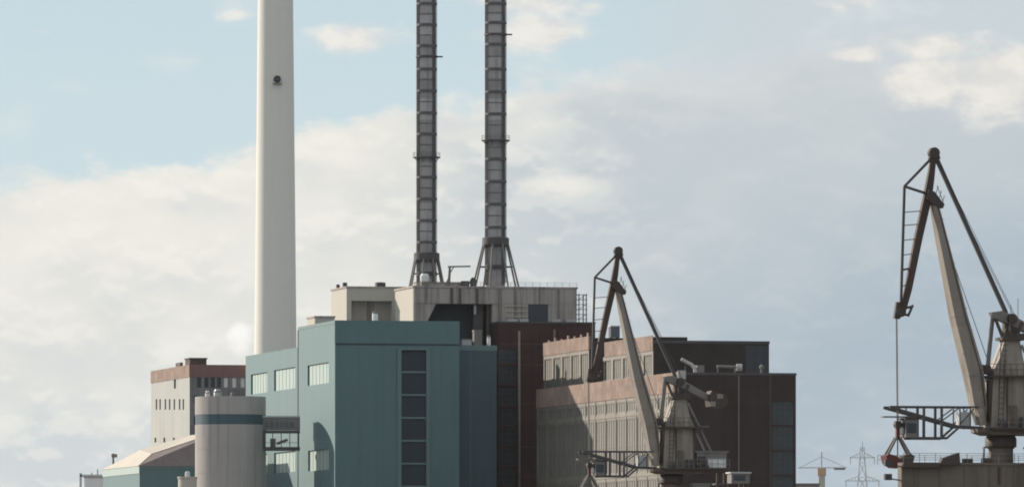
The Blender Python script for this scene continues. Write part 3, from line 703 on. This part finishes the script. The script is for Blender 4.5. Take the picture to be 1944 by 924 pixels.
for k in range(4):
    xa, xb = x0_ + .5 + (x1_ - x0_ - .8) * k / 4, x0_ + .5 + (x1_ - x0_ - .8) * (k + 1) / 4
    b.beam((xa, -1.2, zz(840)), (xb, -1.2, zz(840)), .1)
b.build('truss', 'steel_dark', br)
MB().box(1.2, 2.4, -.6, .6, zz(848), zz(832)).tube((2.6, 0, zz(842)), (5, 0, zz(834)), .3).build('drive', 'steel_mid', br)
b = MB()
for k in range(6): b.box(x0_ + .7 + 1.1 * k, x0_ + 1.5 + 1.1 * k, -1.26, -1.204, zz(811), zz(801))
b.build('gallery_window', 'bluegrey', br)

# ------------------------------------------------------------------ brick building on the left
Lb = Site(360, 1850.0)
lb = Lb.thing('brick_building', 'tall grey block with a red brick top storey left of the silo', 'building')
LL = Lb.ly(287); LW = Lb.fx(486); zL = Lb.z(691.5)
def lh(px, w, y0, y1):
    a = Lb.ly(px); ww = w / .2215 * Lb.Y / F / 1.0
    return (a - ww / 2, a + ww / 2, Lb.z(y1, 0, a), Lb.z(y0, 0, a))
hl = [lh(332, 5, 719, 737)] + [lh(p, 3.6, 757, 777) for p in (297, 304, 314, 322, 331, 341, 348)] + [lh(p, 4.5, 830, 839) for p in (295, 312, 330, 347)]
def fh(px, w, y0, y1): x = Lb.fx(px); return (x - w * Lb.Y / F / 2, x + w * Lb.Y / F / 2, Lb.z(y1, x), Lb.z(y0, x))
hf = [fh(p, 8, 716, 735) for p in (378, 392, 404, 416, 429, 445, 461)] 
hf2 = [fh(p, 8, y, y + 16) for y in (750, 790) for p in (372, 392)]
bt = 2.9
MB().wall((0, 0, 0), (0, 1, 0), (0, 0, 1), LL, zL - bt, [h for h in hl], (.45, 0, 0)).build('side_wall', 'grey_render', lb)
MB().wall((0, 0, 0), (1, 0, 0), (0, 0, 1), LW, zL - bt, hf + hf2, (0, .45, 0)).quad((LW, 0, 0), (LW, LL, 0), (LW, LL, zL), (LW, 0, zL)).quad((0, LL, 0), (LW, LL, 0), (LW, LL, zL), (0, LL, zL)).build('front_wall', 'slate', lb)
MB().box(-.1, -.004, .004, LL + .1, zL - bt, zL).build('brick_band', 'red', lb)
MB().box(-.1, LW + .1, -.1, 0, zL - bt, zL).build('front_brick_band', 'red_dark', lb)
MB().box(0, LW, .004, LL, zL - .5, zL - .1).build('roof', 'roof', lb)
for h in hl: MB().box(.3, .4, h[0] + .02, h[1] - .02, h[2] + .02, h[3] - .02).build('window', 'glass', lb)
for i, h in enumerate(hf + hf2): MB().box(h[0] + .02, h[1] - .02, .3, .4, h[2] + .02, h[3] - .02).build('window', 'white' if 4 <= i < 7 else 'glass', lb)  # white panes paint the bright sky seen through the openings
b = MB(); b.box(0.6, 4.6, 3, 9, zL - .1, zL + 1.4); b.build('roof_house', 'rust', lb)
MB().box(.4, 4.8, 2.8, 9.2, zL + 1.4, zL + 1.7).box(-.05, .6, 12, 18, zL, zL + .9).build('roof_house_lid', 'steel_dark', lb)

# ------------------------------------------------------------------ low teal hall on the left
Hh = Site(265, 1750.0)
hall = Hh.thing('low_hall', 'low teal hall with a sloping brown roof and sunlit hipped end at the far left', 'building')
HL = Hh.ly(196); HW = Hh.fx(420); ze = Hh.z(884)
MB().block(0, HW, 0, HL, 0, ze, [(Hh.fx(275) + 3.2 * i, Hh.fx(275) + 3.2 * i + 2.2, 12, 24) for i in range(4)], (), .3).build('wall', 'teal', hall)
for i in range(4): MB().box(Hh.fx(275) + 3.2 * i + .02, Hh.fx(275) + 3.2 * i + 2.18, .2, .28, 12.02, 23.98).build('window', 'glass', hall)
MB().box(-.14, -.004, -.14, HL, ze - 1.6, ze + .05).build('side_fascia', 'teal_pale', hall)
MB().box(0, HW, -.14, -.004, ze - .5, ze + .05).build('front_fascia', 'teal_trim', hall)
def hp(px, py, ly): x = Hh.fx(px, ly); return (x, ly, Hh.z(py, x, ly))
e0, e1, eR = (-.25, -.25, ze + .06), (-.25, HL, ze + .06), (HW, -.25, ze + .06)
r0, r1 = hp(288, 861.5, 9), hp(420, 818, 9)
r0b = hp(266, 853, HL * .75)
MB().quad(e0, eR, r1, r0).build('roof_slope', 'roof', hall)
MB().quad(e1, e0, r0, r0b).quad(r0, r1, (r1[0], HL, r1[2]), r0b).quad(e1, r0b, (r1[0], HL, r1[2]), (HW, HL, ze)).quad(eR, (HW, HL, ze), (r1[0], HL, r1[2]), r1).build('hipped_end', 'sunlit_roof', hall)
MB().beam(r0, r1, .3, .3).beam(e0, r0, .25, .25).build('ridge_cap', 'conc_cream', hall)
t = thing('flue_pipe', 'short dark flue pipe with a side arm standing left of the low hall', 'flue', at(215, 1174 + ZC * F / 1802., 1802.))
z1 = at(215, 860, 1802.).z
MB().tube((0, 0, 0), (0, 0, z1), .24, 10).build('pipe', 'steel_mid', t); MB().box(-.4, .9, -.3, .3, z1 - .9, z1 - .1).build('head', 'steel_mid', t)
t = thing('small_tank', 'beige round tank at the bottom edge in front of the low hall', 'tank', at(356, 1174 + ZC * F / 1600., 1600.))
z1 = at(0, 904, 1600.).z
MB().lathe([(1.9, 0), (1.9, z1 - .4), (2.05, z1 - .35), (2.05, z1)], 28).build('barrel', 'conc_cream', t, smooth=True); MB().lathe([(.5, z1), (.5, z1 + .9), (.2, z1 + 1.1)], 12).build('vent', 'galv', t)

# ------------------------------------------------------------------ harbour cranes
YR = 640.0; q = YR / F; KX = 1.0 / math.cos(R(12))
def cx(px): return (px - 1900) * q * KX
def cz(py): return ZC + (HY - py) * q
def c3(px, py, y=0.): return (cx(px), y, cz(py))
def rope(b, p, q_, r=.05): b.tube(p, q_, r, 6)
def make_crane(label):
    t = thing('harbour_crane', label, 'crane', (0, 0, 0), R(12), 'harbour cranes with folding jibs')
    # portal
    xl, xr_ = cx(1684), cx(2116); gz0, gz1 = cz(934), cz(880)
    b = MB()
    b.box(xl, xr_, -4.2, -3.0, gz0, gz1).box(xl + 1.9, xr_ - .6, 3.0, 4.2, gz0, gz1)
    b.box(xl + 2.2, xl + 3.2, -2.996, 2.996, gz0 + .3, gz1 - .3).box(xr_ - 3.2, xr_ - 2.2, -2.996, 2.996, gz0 + .3, gz1 - .3).box(-2.2, 2.2, -2.996, 2.996, gz0 + .2, gz1 - .003)
    gd = b.build('portal_girder', 'girder', t)
    b = MB()
    for k in range(9):
        x = xl + 1.1 + (xr_ - xl - 2.2) * k / 8; b.box(x - .05, x + .05, -4.27, -4.204, gz0 + .05, gz1 - .05)
    b.box(xl, xr_, -4.32, -4.204, gz1 - .18, gz1 + .02).box(xl, xr_, -4.32, -4.204, gz0 - .02, gz0 + .14).build('stiffener', 'girder', gd)
    for x in (xl + 2.7, xr_ - 2.7):
        for yy in (-3.6, 3.6):
            MB().hexa([(x - .45, yy - .45, .7), (x + .45, yy - .45, .7), (x + .45, yy + .45, .7), (x - .45, yy + .45, .7), (x - .8, yy - .58, gz0), (x + .8, yy - .58, gz0), (x + .8, yy + .58, gz0), (x - .8, yy + .58, gz0)]).build('leg', 'girder', t)
        MB().box(x - .4, x + .4, -4.6, 4.6, .35, .7).build('bogie', 'crane_dark', t)
        for yy in (-4, -3.2, 3.2, 4): MB().tube((x - .15, yy, .35), (x + .15, yy, .35), .35, 14).build('wheel', 'crane_dark', t)
    b = MB()
    for yy in (-4.1, 4.1):
        for k in range(15):
            x = xl + .2 + (xr_ - xl - .4) * k / 14; b.beam((x, yy, gz1), (x, yy, gz1 + .75), .04)
        for hgt in (.4, .75): b.beam((xl + .2, yy, gz1 + hgt), (xr_ - .2, yy, gz1 + hgt), .035)
    b.build('deck_railing', 'steel_mid', t)
    # left end platform of the portal with flood lamps
    b = MB().box(cx(1683), cx(1752), -4.9, -4.33, cz(889), cz(880)).hexa([c3(1752, 884, -4.9), c3(1792, 884, -4.9), c3(1792, 884, -4.1), c3(1752, 884, -4.1), c3(1758, 872, -4.9), c3(1790, 861, -4.9), c3(1790, 861, -4.1), c3(1758, 872, -4.1)])
    b.build('end_platform', 'crane_dark', t)
    for py in (881, 907):
        o = MB().box(-.28, .28, -.25, .25, -.25, .25).beam((.26, 0, -.15), (1.25, 0, -.3), .1).build('floodlight', 'crane_dark', t, loc=(cx(1660), -3.9, cz(py)))
        MB().box(-.22, .22, -.28, -.252, -.2, .2).build('lens', 'glass', o)
    MB().box(cx(1935), cx(1975), -3.2, -1.6, gz1 + .004, cz(852)).box(cx(1933), cx(1977), -3.3, -1.5, cz(852) + .003, cz(849)).build('deck_house', 'steel_mid', t)
    MB().box(cx(1805), cx(1822), -3.9, -3.2, gz1 + .004, cz(872)).build('deck_box', 'crane_dark', t); MB().tube(c3(1842, 877, -3.4), c3(1862, 877, -3.4), .3, 12).build('cable_drum', 'crane_dark', t)
    MB().tube(c3(1870, 888, -4.3), c3(1870, 920, -4.3), .09, 8).build('drain_pipe', 'rust', t); MB().tube(c3(1935, 886, -4.3), c3(1935, 920, -4.3), .06, 8).build('drain_pipe', 'rust', t)
    # pedestal, slew ring, platform
    MB().lathe([(1.02, gz1), (1.0, cz(852)), (1.15, cz(849))], 28).build('pedestal', 'girder', t, smooth=True)
    MB().lathe([(1.15, cz(849)), (1.28, cz(847)), (1.28, cz(832)), (1.15, cz(827))], 28).build('slew_ring', 'crane_dark', t, smooth=True)
    b = MB().box(cx(1866), cx(1869), -.06, .06, gz1, cz(848)).box(cx(1866), cx(1882), -.3, .3, cz(850), cz(847)); b.build('ladder_post', 'steel_mid', t)
    MB().prism([(cx(1854), cz(812)), (cx(1854), cz(820)), (cx(1872), cz(826)), (cx(1960), cz(826)), (cx(2028), cz(818)), (cx(2028), cz(812))], -1.9, 1.9).build('slewing_platform', 'girder', t)
    # tower
    def ring(x0, x1, py, d): return [(cx(x0), -d, cz(py)), (cx(x1), -d, cz(py)), (cx(x1), d, cz(py)), (cx(x0), d, cz(py))]
    b = MB().hexa(ring(1872, 1950, 811.9, 1.5) + ring(1878, 1945, 716, 1.3)); b.hexa(ring(1880, 1942, 715.9, 1.25) + ring(1903, 1932, 645, .7))
    tw = b.build('tower', 'crane_light', t)
    b = MB().box(cx(1870), cx(1872.5), -1.2, -.3, cz(800), cz(722)).box(cx(1945), cx(1950), -1.55, -1.3, cz(810), cz(716)).box(cx(1902), cx(1904), -1.56, -1.4, cz(811), cz(716))
    b.build('cable_tray', 'crane_dark', tw)
    MB().box(cx(1908), cx(1922), -1.56, -1.42, cz(808), cz(770)).build('door', 'girder', tw)
    b = MB().box(cx(1866), cx(1972), -2.0, 2.0, cz(717), cz(713))
    for hgt in (.45, .9): b.beam((cx(1866), -1.95, cz(713) + hgt), (cx(1972), -1.95, cz(713) + hgt), .04)
    for k in range(9): x = cx(1866) + (cx(1972) - cx(1866)) * k / 8; b.beam((x, -1.95, cz(713)), (x, -1.95, cz(713) + .9), .04)
    b.build('tower_gallery', 'crane_dark', t)
    MB().box(cx(1896), cx(1942), -1.1, 1.1, cz(646), cz(640)).box(cx(1900), cx(1940), -1.05, -.95, cz(640), cz(633)).build('head_gallery', 'crane_dark', t)
    b = MB().hexa(ring(1905, 1930, 640, .55) + ring(1906, 1926, 602, .45)); b.tube(c3(1918, 605, -.8), c3(1918, 605, .8), .42, 14); b.tube(c3(1910, 630, -.75), c3(1910, 630, .75), .32, 12)
    b.build('tower_head', 'crane_dark', t)
    # rocker arm with counterweight
    MB().prism([(cx(1879), cz(593)), (cx(1884), cz(603)), (cx(1915), cz(616)), (cx(1992), cz(652)), (cx(1996), cz(640)), (cx(1918), cz(597)), (cx(1900), cz(590))], -.5, .5).build('rocker_arm', 'steel_mid', t)
    b = MB().prism([(cx(1985), cz(636)), (cx(1992), cz(626)), (cx(2026), cz(636)), (cx(2032), cz(654)), (cx(2020), cz(668)), (cx(1988), cz(664))], -1.1, 1.1)
    b.build('counterweight', 'crane_dark', t)
    MB().box(cx(2004), cx(2018), -1.16, -1.104, cz(645), cz(634)).build('weight_block', 'crane', t); MB().box(cx(1988), cx(2000), -1.16, -1.104, cz(664), cz(652)).build('weight_block', 'crane', t)
    for px in (1880, 1889): MB().tube(c3(px, 598, -.45 if px == 1880 else .45), c3(px - 10, 700, -.45 if px == 1880 else .45), .11, 8).build('push_rod', 'steel_mid', t)
    MB().beam(c3(1934, 655, -.9), c3(1990, 775, -1.2), .2).beam(c3(1934, 655, .9), c3(1990, 775, 1.2), .2).beam(c3(1960, 712, -1.05), c3(1984, 712, -1.05), .14).build('rear_strut', 'steel_mid', t)
    # machinery house
    mh = MB().box(cx(1952), cx(2024), -1.7, 1.7, cz(811.9), cz(775)).build('machine_house', 'steel_mid', t)
    MB().box(cx(1948), cx(2028), -1.8, 1.8, cz(775) + .004, cz(771)).build('house_roof', 'steel_mid', mh)
    MB().box(cx(1976), cx(2021), -1.78, -1.704, cz(811), cz(790)).build('white_panel', 'white', mh)
    MB().box(cx(1954), cx(1972), -1.76, -1.704, cz(797), cz(784)).build('window', 'glass', mh)
    # jib, a tapering box girder
    st = [(1861, 806, 14, 1.3), (1857, 772, 25, 1.6), (1846, 705, 30, 2.0), (1818, 600, 25, 1.85), (1796, 500, 19, 1.5), (1775, 405, 13, 1.1), (1769, 378, 9, .8)]
    b = MB()
    for (a, c) in zip(st, st[1:]): b.beam(c3(a[0], a[1]), c3(c[0], c[1]), a[2] * q, a[3], c[2] * q, c[3])
    jb = b.build('jib', 'crane', t)
    b = MB().box(cx(1856), cx(1866), -.75, .75, cz(704), cz(698)).hexa([c3(1858, 706, -.7), c3(1882, 712, -.7), c3(1882, 712, .7), c3(1858, 706, .7), c3(1858, 692, -.7), c3(1876, 694, -.7), c3(1876, 694, .7), c3(1858, 692, .7)])
    b.build('jib_bracket', 'crane_dark', jb)
    b = MB()
    for a, c in zip(st[1:], st[2:]): b.beam(c3(a[0] + a[2] * .3, a[1], -a[3] / 2 - .05), c3(c[0] + c[2] * .3, c[1], -c[3] / 2 - .05), .07, .06)
    b.build('jib_conduit', 'crane_dark', jb)
    # fly jib
    st = [(1772, 292, 8, .45), (1764, 345, 13, .6), (1758, 380, 15, .65), (1742, 450, 14, .6), (1722, 550, 13, .5), (1711, 597, 9, .4)]
    b = MB()
    for (a, c) in zip(st, st[1:]): b.beam(c3(a[0], a[1]), c3(c[0], c[1]), a[2] * q, a[3], c[2] * q, c[3])
    fj = b.build('fly_jib', 'rust', t)
    b = MB().tube(c3(1771, 292, -.35), c3(1771, 292, .35), .44, 18).beam(c3(1762, 305), c3(1782, 300), .3, .5).build('head_sheave', 'crane_dark', fj)
    b = MB(); k_ = c3(1715, 356)
    b.beam(c3(1766, 303), k_, .2, .2).beam(k_, c3(1708, 588), .2, .2).beam(c3(1757, 369), k_, .2, .2)
    b.build('stay_frame', 'steel_dark', fj)
    for py in (405, 430, 458, 486, 514, 545):
        f_ = (py - 356) / 232.0; xa = 1715 - 7 * f_; xb = 1755 - (py - 380) * .217
        MB().beam(c3(xa, py), c3(xb, py - 3), .07 if py != 514 else .16).build('rung', 'maroon' if py == 514 else 'rust', fj)
    b = MB().tube(c3(1707, 594, -.4), c3(1707, 594, .4), .4, 14).beam(c3(1704, 575), c3(1700, 606), .45, .5, .5, .5).beam(c3(1716, 586), c3(1731, 583), .2).beam(c3(1731, 580), c3(1722, 601), .18).beam(c3(1710, 597), c3(1724, 600), .18)
    b.build('tip_block', 'crane_dark', fj)
    MB().prism([(cx(1758), cz(362)), (cx(1770), cz(366)), (cx(1788), cz(390)), (cx(1786), cz(397)), (cx(1768), cz(392)), (cx(1755), cz(380))], -.55, .55).build('knuckle', 'crane_dark', t)
    b = MB(); b.beam(c3(1774, 355, -.6), c3(1788, 392, -.6), .05)
    for k in range(3): b.beam(c3(1772 + 6 * k, 370 + 9 * k, -.6), c3(1776 + 6 * k, 355 + 9 * k, -.6), .05)
    b.build('knuckle_rail', 'steel_mid', t)
    b = MB().beam(c3(1776, 302), c3(1910, 594), 7.5 * q, .34); b.build('backstay', 'steel_dark', t)
    # ropes from the machinery house over the tower head to the jib head, ladder and rails along the jib
    for yy in (-.22, .22): MB().tube(c3(1930, 606, yy), c3(1774, 300, yy), .022, 6).build('luffing_rope', 'crane_dark', t)
    MB().tube(c3(1770, 284, .1), c3(1768, 376, .5), .03, 6).tube(c3(1768, 376, .5), c3(1884, 700, .5), .03, 6).build('luffing_rope', 'crane_dark', t)
    b = MB()
    for k in range(8):
        py = 420 + 42 * k; f_ = (py - 405) / 300.0; hw = (15 + 18 * f_) / 2; pxc = 1776 + (py - 405) * .225
        b.beam(c3(pxc - hw - .5, py + 1, -(.55 + .45 * f_) - .03), c3(pxc + hw + .5, py - 3, -(.55 + .45 * f_) - .03), .035, .04)
    b.build('jib_seam', 'crane', t)
    # winch, pipes, lamps and hand rails on the slewing deck
    MB().tube(c3(1958, 800, -2.1), c3(1974, 800, -2.1), .42, 14).box(cx(1955), cx(1977), -2.5, -1.75, cz(812), cz(806)).build('winch', 'crane_dark', t)
    MB().box(cx(1926), cx(1940), -2.1, -1.6, cz(812), cz(792)).build('switch_cabinet', 'steel_dark', t); MB().box(cx(1888), cx(1899), -2.0, -1.6, cz(812), cz(798)).build('switch_cabinet', 'steel_dark', t)
    b = MB()
    for k in range(12): x = cx(1870) + (cx(2026) - cx(1870)) * k / 11; b.beam((x, -2.6, cz(814)), (x, -2.6, cz(792)), .045)
    for py in (792, 802): b.beam(c3(1870, py, -2.6), c3(2026, py, -2.6), .045)
    b.build('deck_rail', 'steel_mid', t)
    MB().box(cx(1868), cx(2028), -2.7, -1.9, cz(816), cz(812.5)).build('side_walkway', 'crane_dark', t)
    b = MB()
    for k in range(16): py = 806 - k * 10; b.beam(c3(1884 + (k * .6), py, -1.75), c3(1893 + (k * .6), py, -1.75), .05)
    b.beam(c3(1884, 808, -1.75), c3(1894, 645, -1.0), .06).beam(c3(1893, 808, -1.75), c3(1903, 645, -1.0), .06)
    b.build('tower_ladder', 'crane_dark', t)
    MB().tube(c3(1898, 640, -.8), c3(1886, 606, -.6), .14, 8).tube(c3(1926, 640, -.7), c3(1938, 612, -.5), .14, 8).tube(c3(1912, 640, -1.0), c3(1912, 600, -.9), .1, 8).build('head_strut', 'crane_dark', t)
    MB().tube(c3(1933, 603, 0), c3(1933, 566, 0), .03, 6).tube(c3(1921, 595, .3), c3(1921, 578, .3), .03, 6).build('antenna', 'steel_mid', t)
    # hoist ropes and grab
    b = MB(); rope(b, c3(1700, 606, -.15), c3(1702, 800, -.15), .035); rope(b, c3(1700, 606, .15), c3(1702, 800, .15), .035)
    b.build('hoist_rope', 'steel_mid', t)
    # cab walkway boom
    b = MB()
    for yy in (-1.0, 1.0):
        b.beam(c3(1681, 773, yy), c3(1850, 773, yy), .15).beam(c3(1681, 774, yy), c3(1812, 810, yy), .2).beam(c3(1812, 810, yy), c3(1860, 812, yy), .2)
        b.beam(c3(1720, 832, yy), c3(1790, 832, yy), .2).beam(c3(1790, 832, yy), c3(1816, 809, yy), .17)
        for px in (1746, 1780): b.beam(c3(px, 773, yy), c3(px, 832, yy), .2, .2)
        for px in (1712, 1815, 1835): b.beam(c3(px, 773, yy), c3(px, 780 + (px - 1700) * .25, yy), .1)
        b.beam(c3(1780, 800, yy), c3(1812, 776, yy), .1).beam(c3(1815, 806, yy), c3(1842, 776, yy), .1)
    b.build('walkway_truss', 'steel_dark', t)
    b = MB().box(cx(1672), cx(1735), -.5, .5, cz(793), cz(790.5)); b.build('walkway_plate', 'steel_mid', t)
    b = MB().box(cx(1711), cx(1734), -1.1, .95, cz(831), cz(797)); cb = b.build('operator_cab', 'steel_mid', t)
    MB().box(cx(1713), cx(1731), -1.16, -1.104, cz(822), cz(804)).box(cx(1709.6), cx(1711) - .003, -.9, .8, cz(824), cz(803)).build('cab_window', 'glass', cb)
    MB().box(cx(1709), cx(1738), -1.2, 1.1, cz(797) + .003, cz(794)).build('cab_roof', 'crane_dark', cb)
    b = MB().box(cx(1818), cx(1836), -.6, .6, cz(808), cz(782)); b.build('switch_cabinet', 'galv', t)
    MB().beam(c3(1852, 776, -1.2), c3(1858, 808, -1.2), .5, .4).build('pin_bracket', 'crane_light', t)
    return t
def make_grab(label):
    t = thing('grab', label, 'crane grab', (0, 0, 0), R(12), 'clamshell grabs on crane ropes')
    MB().box(cx(1697), cx(1707), -.3, .3, cz(813), cz(800)).tube(c3(1702, 806, -.36), c3(1702, 806, .36), .28, 14).build('head_block', 'crane_dark', t)
    MB().box(cx(1699), cx(1705), -.2, .2, cz(833), cz(813.2)).build('link', 'maroon', t)
    for sx in (-1, 1):
        for yy in (-.5, .5): MB().beam(c3(1702 + 3 * sx, 830, yy * .5), c3(1702 + 24 * sx, 868, yy), .17).build('arm', 'steel_mid', t)
        pr = [(0, 872), (6, 866), (20, 862), (27, 866), (24, 879), (12, 888), (0, 889)]
        MB().prism([(cx(1702 + sx * (a + .5)), cz(b_)) for a, b_ in pr], -.9, .9).build('shell', 'maroon' if sx < 0 else 'crane_dark', t)
    b = MB(); rope(b, c3(1702, 832), c3(1702, 866), .05); b.build('closing_rope', 'steel_dark', t)
    return t
def place(o, px, Y):
    o.location = ((px - CX) * Y / F, Y, 0)
cr = make_crane('nearer harbour crane at the right edge against the open sky, jib folded over its portal')
place(cr, 1900, 640.0)
c2 = copy_tree(cr); c2['label'] = 'farther harbour crane standing in front of the sunlit power house'; place(c2, 1275, 810.0)
gb = make_grab('crane grab with maroon shell hanging above the portal of the right crane')
place(gb, 1900, 640.0); 
g2 = copy_tree(gb); g2['label'] = 'crane grab hanging in front of the shaded lower power house wall at the bottom edge'; place(g2, 1275, 810.0)

# a cabin on posts on the quay behind the left crane
t = thing('quay_cabin', 'small dark grey cabin on brown posts at the bottom edge right of the farther crane', 'cabin', at(1402, HY + ZC * F / 840., 840.), R(12))
zq_ = at(0, 898, 840.).z; zw_ = at(0, 917, 840.).z
MB().box(-1.0, 1.0, -1, 1, zw_, zq_).build('cabin', 'steel_mid', t); MB().box(-1.15, 1.15, -1.15, 1.15, zq_, zq_ + .14).build('roof', 'galv', t)
MB().box(-.75, .5, -1.06, -1.004, zw_ + .3, zq_ - .2).build('window', 'glass', t)
for x in (-.85, .85):
    for y in (-.85, .85): MB().box(x - .1, x + .1, y - .1, y + .1, 0, zw_).build('post', 'rust', t)
for x in (-1.75, -2.5): MB().box(x - .09, x + .09, -.8, -.6, 0, zq_ + .05).build('post', 'rust', t)
MB().box(-2.7, -1.0, -.95, .9, zw_ - .15, zw_).build('landing', 'steel_dark', t)

# ------------------------------------------------------------------ far things
def lattice(name, label, cat, px, Y, ytop, wbase, arms, m='galv'):
    s = Y / F; H = ZC + (HY - ytop) * s
    t = thing(name, label, cat, ((px - CX) * s, Y, 0))
    b = MB(); wt = 2.0; n = 12; w = lambda z: wbase * (1 - z / H) ** 1.25 + wt * (z / H)
    cor = ((-1, -1), (1, -1), (1, 1), (-1, 1))
    for i in range(n):
        z0, z1 = H * .97 * i / n, H * .97 * (i + 1) / n; a, c = w(z0) / 2, w(z1) / 2
        for k in range(4):
            p, q_ = cor[k], cor[(k + 1) % 4]
            b.beam((p[0] * a, p[1] * a, z0), (p[0] * c, p[1] * c, z1), .5); b.beam((p[0] * a, p[1] * a, z0), (q_[0] * c, q_[1] * c, z1), .28); b.beam((q_[0] * a, q_[1] * a, z0), (p[0] * c, p[1] * c, z1), .28); b.beam((p[0] * c, p[1] * c, z1), (q_[0] * c, q_[1] * c, z1), .25)
    b.tube((0, 0, H * .95), (0, 0, H), .4, 6)
    b.build('mast', m, t)
    for py, half in arms:
        z = ZC + (HY - py) * s; a = w(z) / 2; hw = half * s
        b = MB()
        for sx in (-1, 1):
            for yy in (-a * .8, a * .8):
                b.beam((0, yy, z), (sx * hw, 0, z), .42); b.beam((sx * a, yy, z + 3), (sx * hw, 0, z), .35)
            for k in range(1, 5): b.beam((sx * hw * k / 5, 0, z), (sx * hw * k / 5, 0, z + 3 * (1 - k / 5.)), .35)
            b.tube((sx * hw * .95, 0, z), (sx * hw * .95, 0, z - 4), .35, 6)
        b.build('cross_arm', m, t)
    return t
lattice('power_pylon', 'pale lattice power pylon in the far distance left of the right crane', 'pylon', 1637, 5000., 838, 26, ((868, 24), (912, 33)))
# far port crane
Y3 = 3200.; s = Y3 / F
t = thing('far_crane', 'distant small crane with a pale mast and orange cabin right of the dark power house', 'crane', ((1560 - CX) * s, Y3, 0))
zf = lambda py: ZC + (HY - py) * s
MB().box(-1.3, 1.3, -1.3, 1.3, 0, zf(902)).build('tower', 'conc_cream', t); MB().box(-1.7, 1.7, -1.6, 1.6, zf(902), zf(888)).build('cabin', 'orange', t)
MB().beam((-.1, 0, zf(888)), (0, 0, zf(857)), .5).build('mast', 'galv', t); MB().beam((-9.6, 0, zf(887)), (10, 0, zf(887)), .42).beam((-9, 0, zf(887)), (0, 0, zf(866)), .22).beam((0, 0, zf(866)), (10, 0, zf(887)), .22).build('jib', 'galv', t)
MB().box(5, 9.5, -.6, .6, zf(891), zf(887.5)).build('counterweight', 'steel_mid', t)
Y4 = 3000.; s = Y4 / F; zf = lambda py: ZC + (HY - py) * s
t = thing('far_building', 'pale distant building with a small gantry on its roof at the bottom left', 'building', ((172 - CX) * s, Y4, 0))
MB().box(-2.4, 7, 0, 14, 0, zf(906)).build('wall', 'white', t); MB().box(-2.7, 7.2, -.2, 14.2, zf(906), zf(903)).build('roof', 'conc', t)
b = MB().beam((-4, 1, zf(902)), (4.4, 1, zf(902)), .9); b.beam((-3.8, 1, 0), (-3.8, 1, zf(897)), .9).beam((.4, 1, zf(903)), (.4, 1, zf(896)), .5).beam((2.6, 1, zf(903)), (2.6, 1, zf(890)), .5)
b.build('gantry', 'galv', t)
Y5 = 2200.; s = Y5 / F; zf = lambda py: ZC + (HY - py) * s
t = thing('far_shed', 'low dark shed roof just right of the dark power house', 'building', ((1535 - CX) * s, Y5, 0))
MB().box(-4, 3, 0, 12, 0, zf(919)).build('wall', 'steel_mid', t); MB().box(-4.2, 3.2, -.2, 12.2, zf(919), zf(916.5)).build('roof', 'roof', t)

# ------------------------------------------------------------------ air
hm = bpy.data.materials.new('haze'); hm.use_nodes = True
hn = hm.node_tree; hn.nodes.clear()
pv_ = hn.nodes.new('ShaderNodeVolumePrincipled'); pv_.inputs['Color'].default_value = (.93, .95, .97, 1); pv_.inputs['Density'].default_value = HAZE; pv_.inputs['Anisotropy'].default_value = 0.2
ho_ = hn.nodes.new('ShaderNodeOutputMaterial'); hn.links.new(pv_.outputs[0], ho_.inputs['Volume'])
M['haze'] = hm
hz_ = MB().box(-9050, 9050, -850, 9050, -1, 230).build('haze', 'haze'); hz_['kind'] = 'stuff'
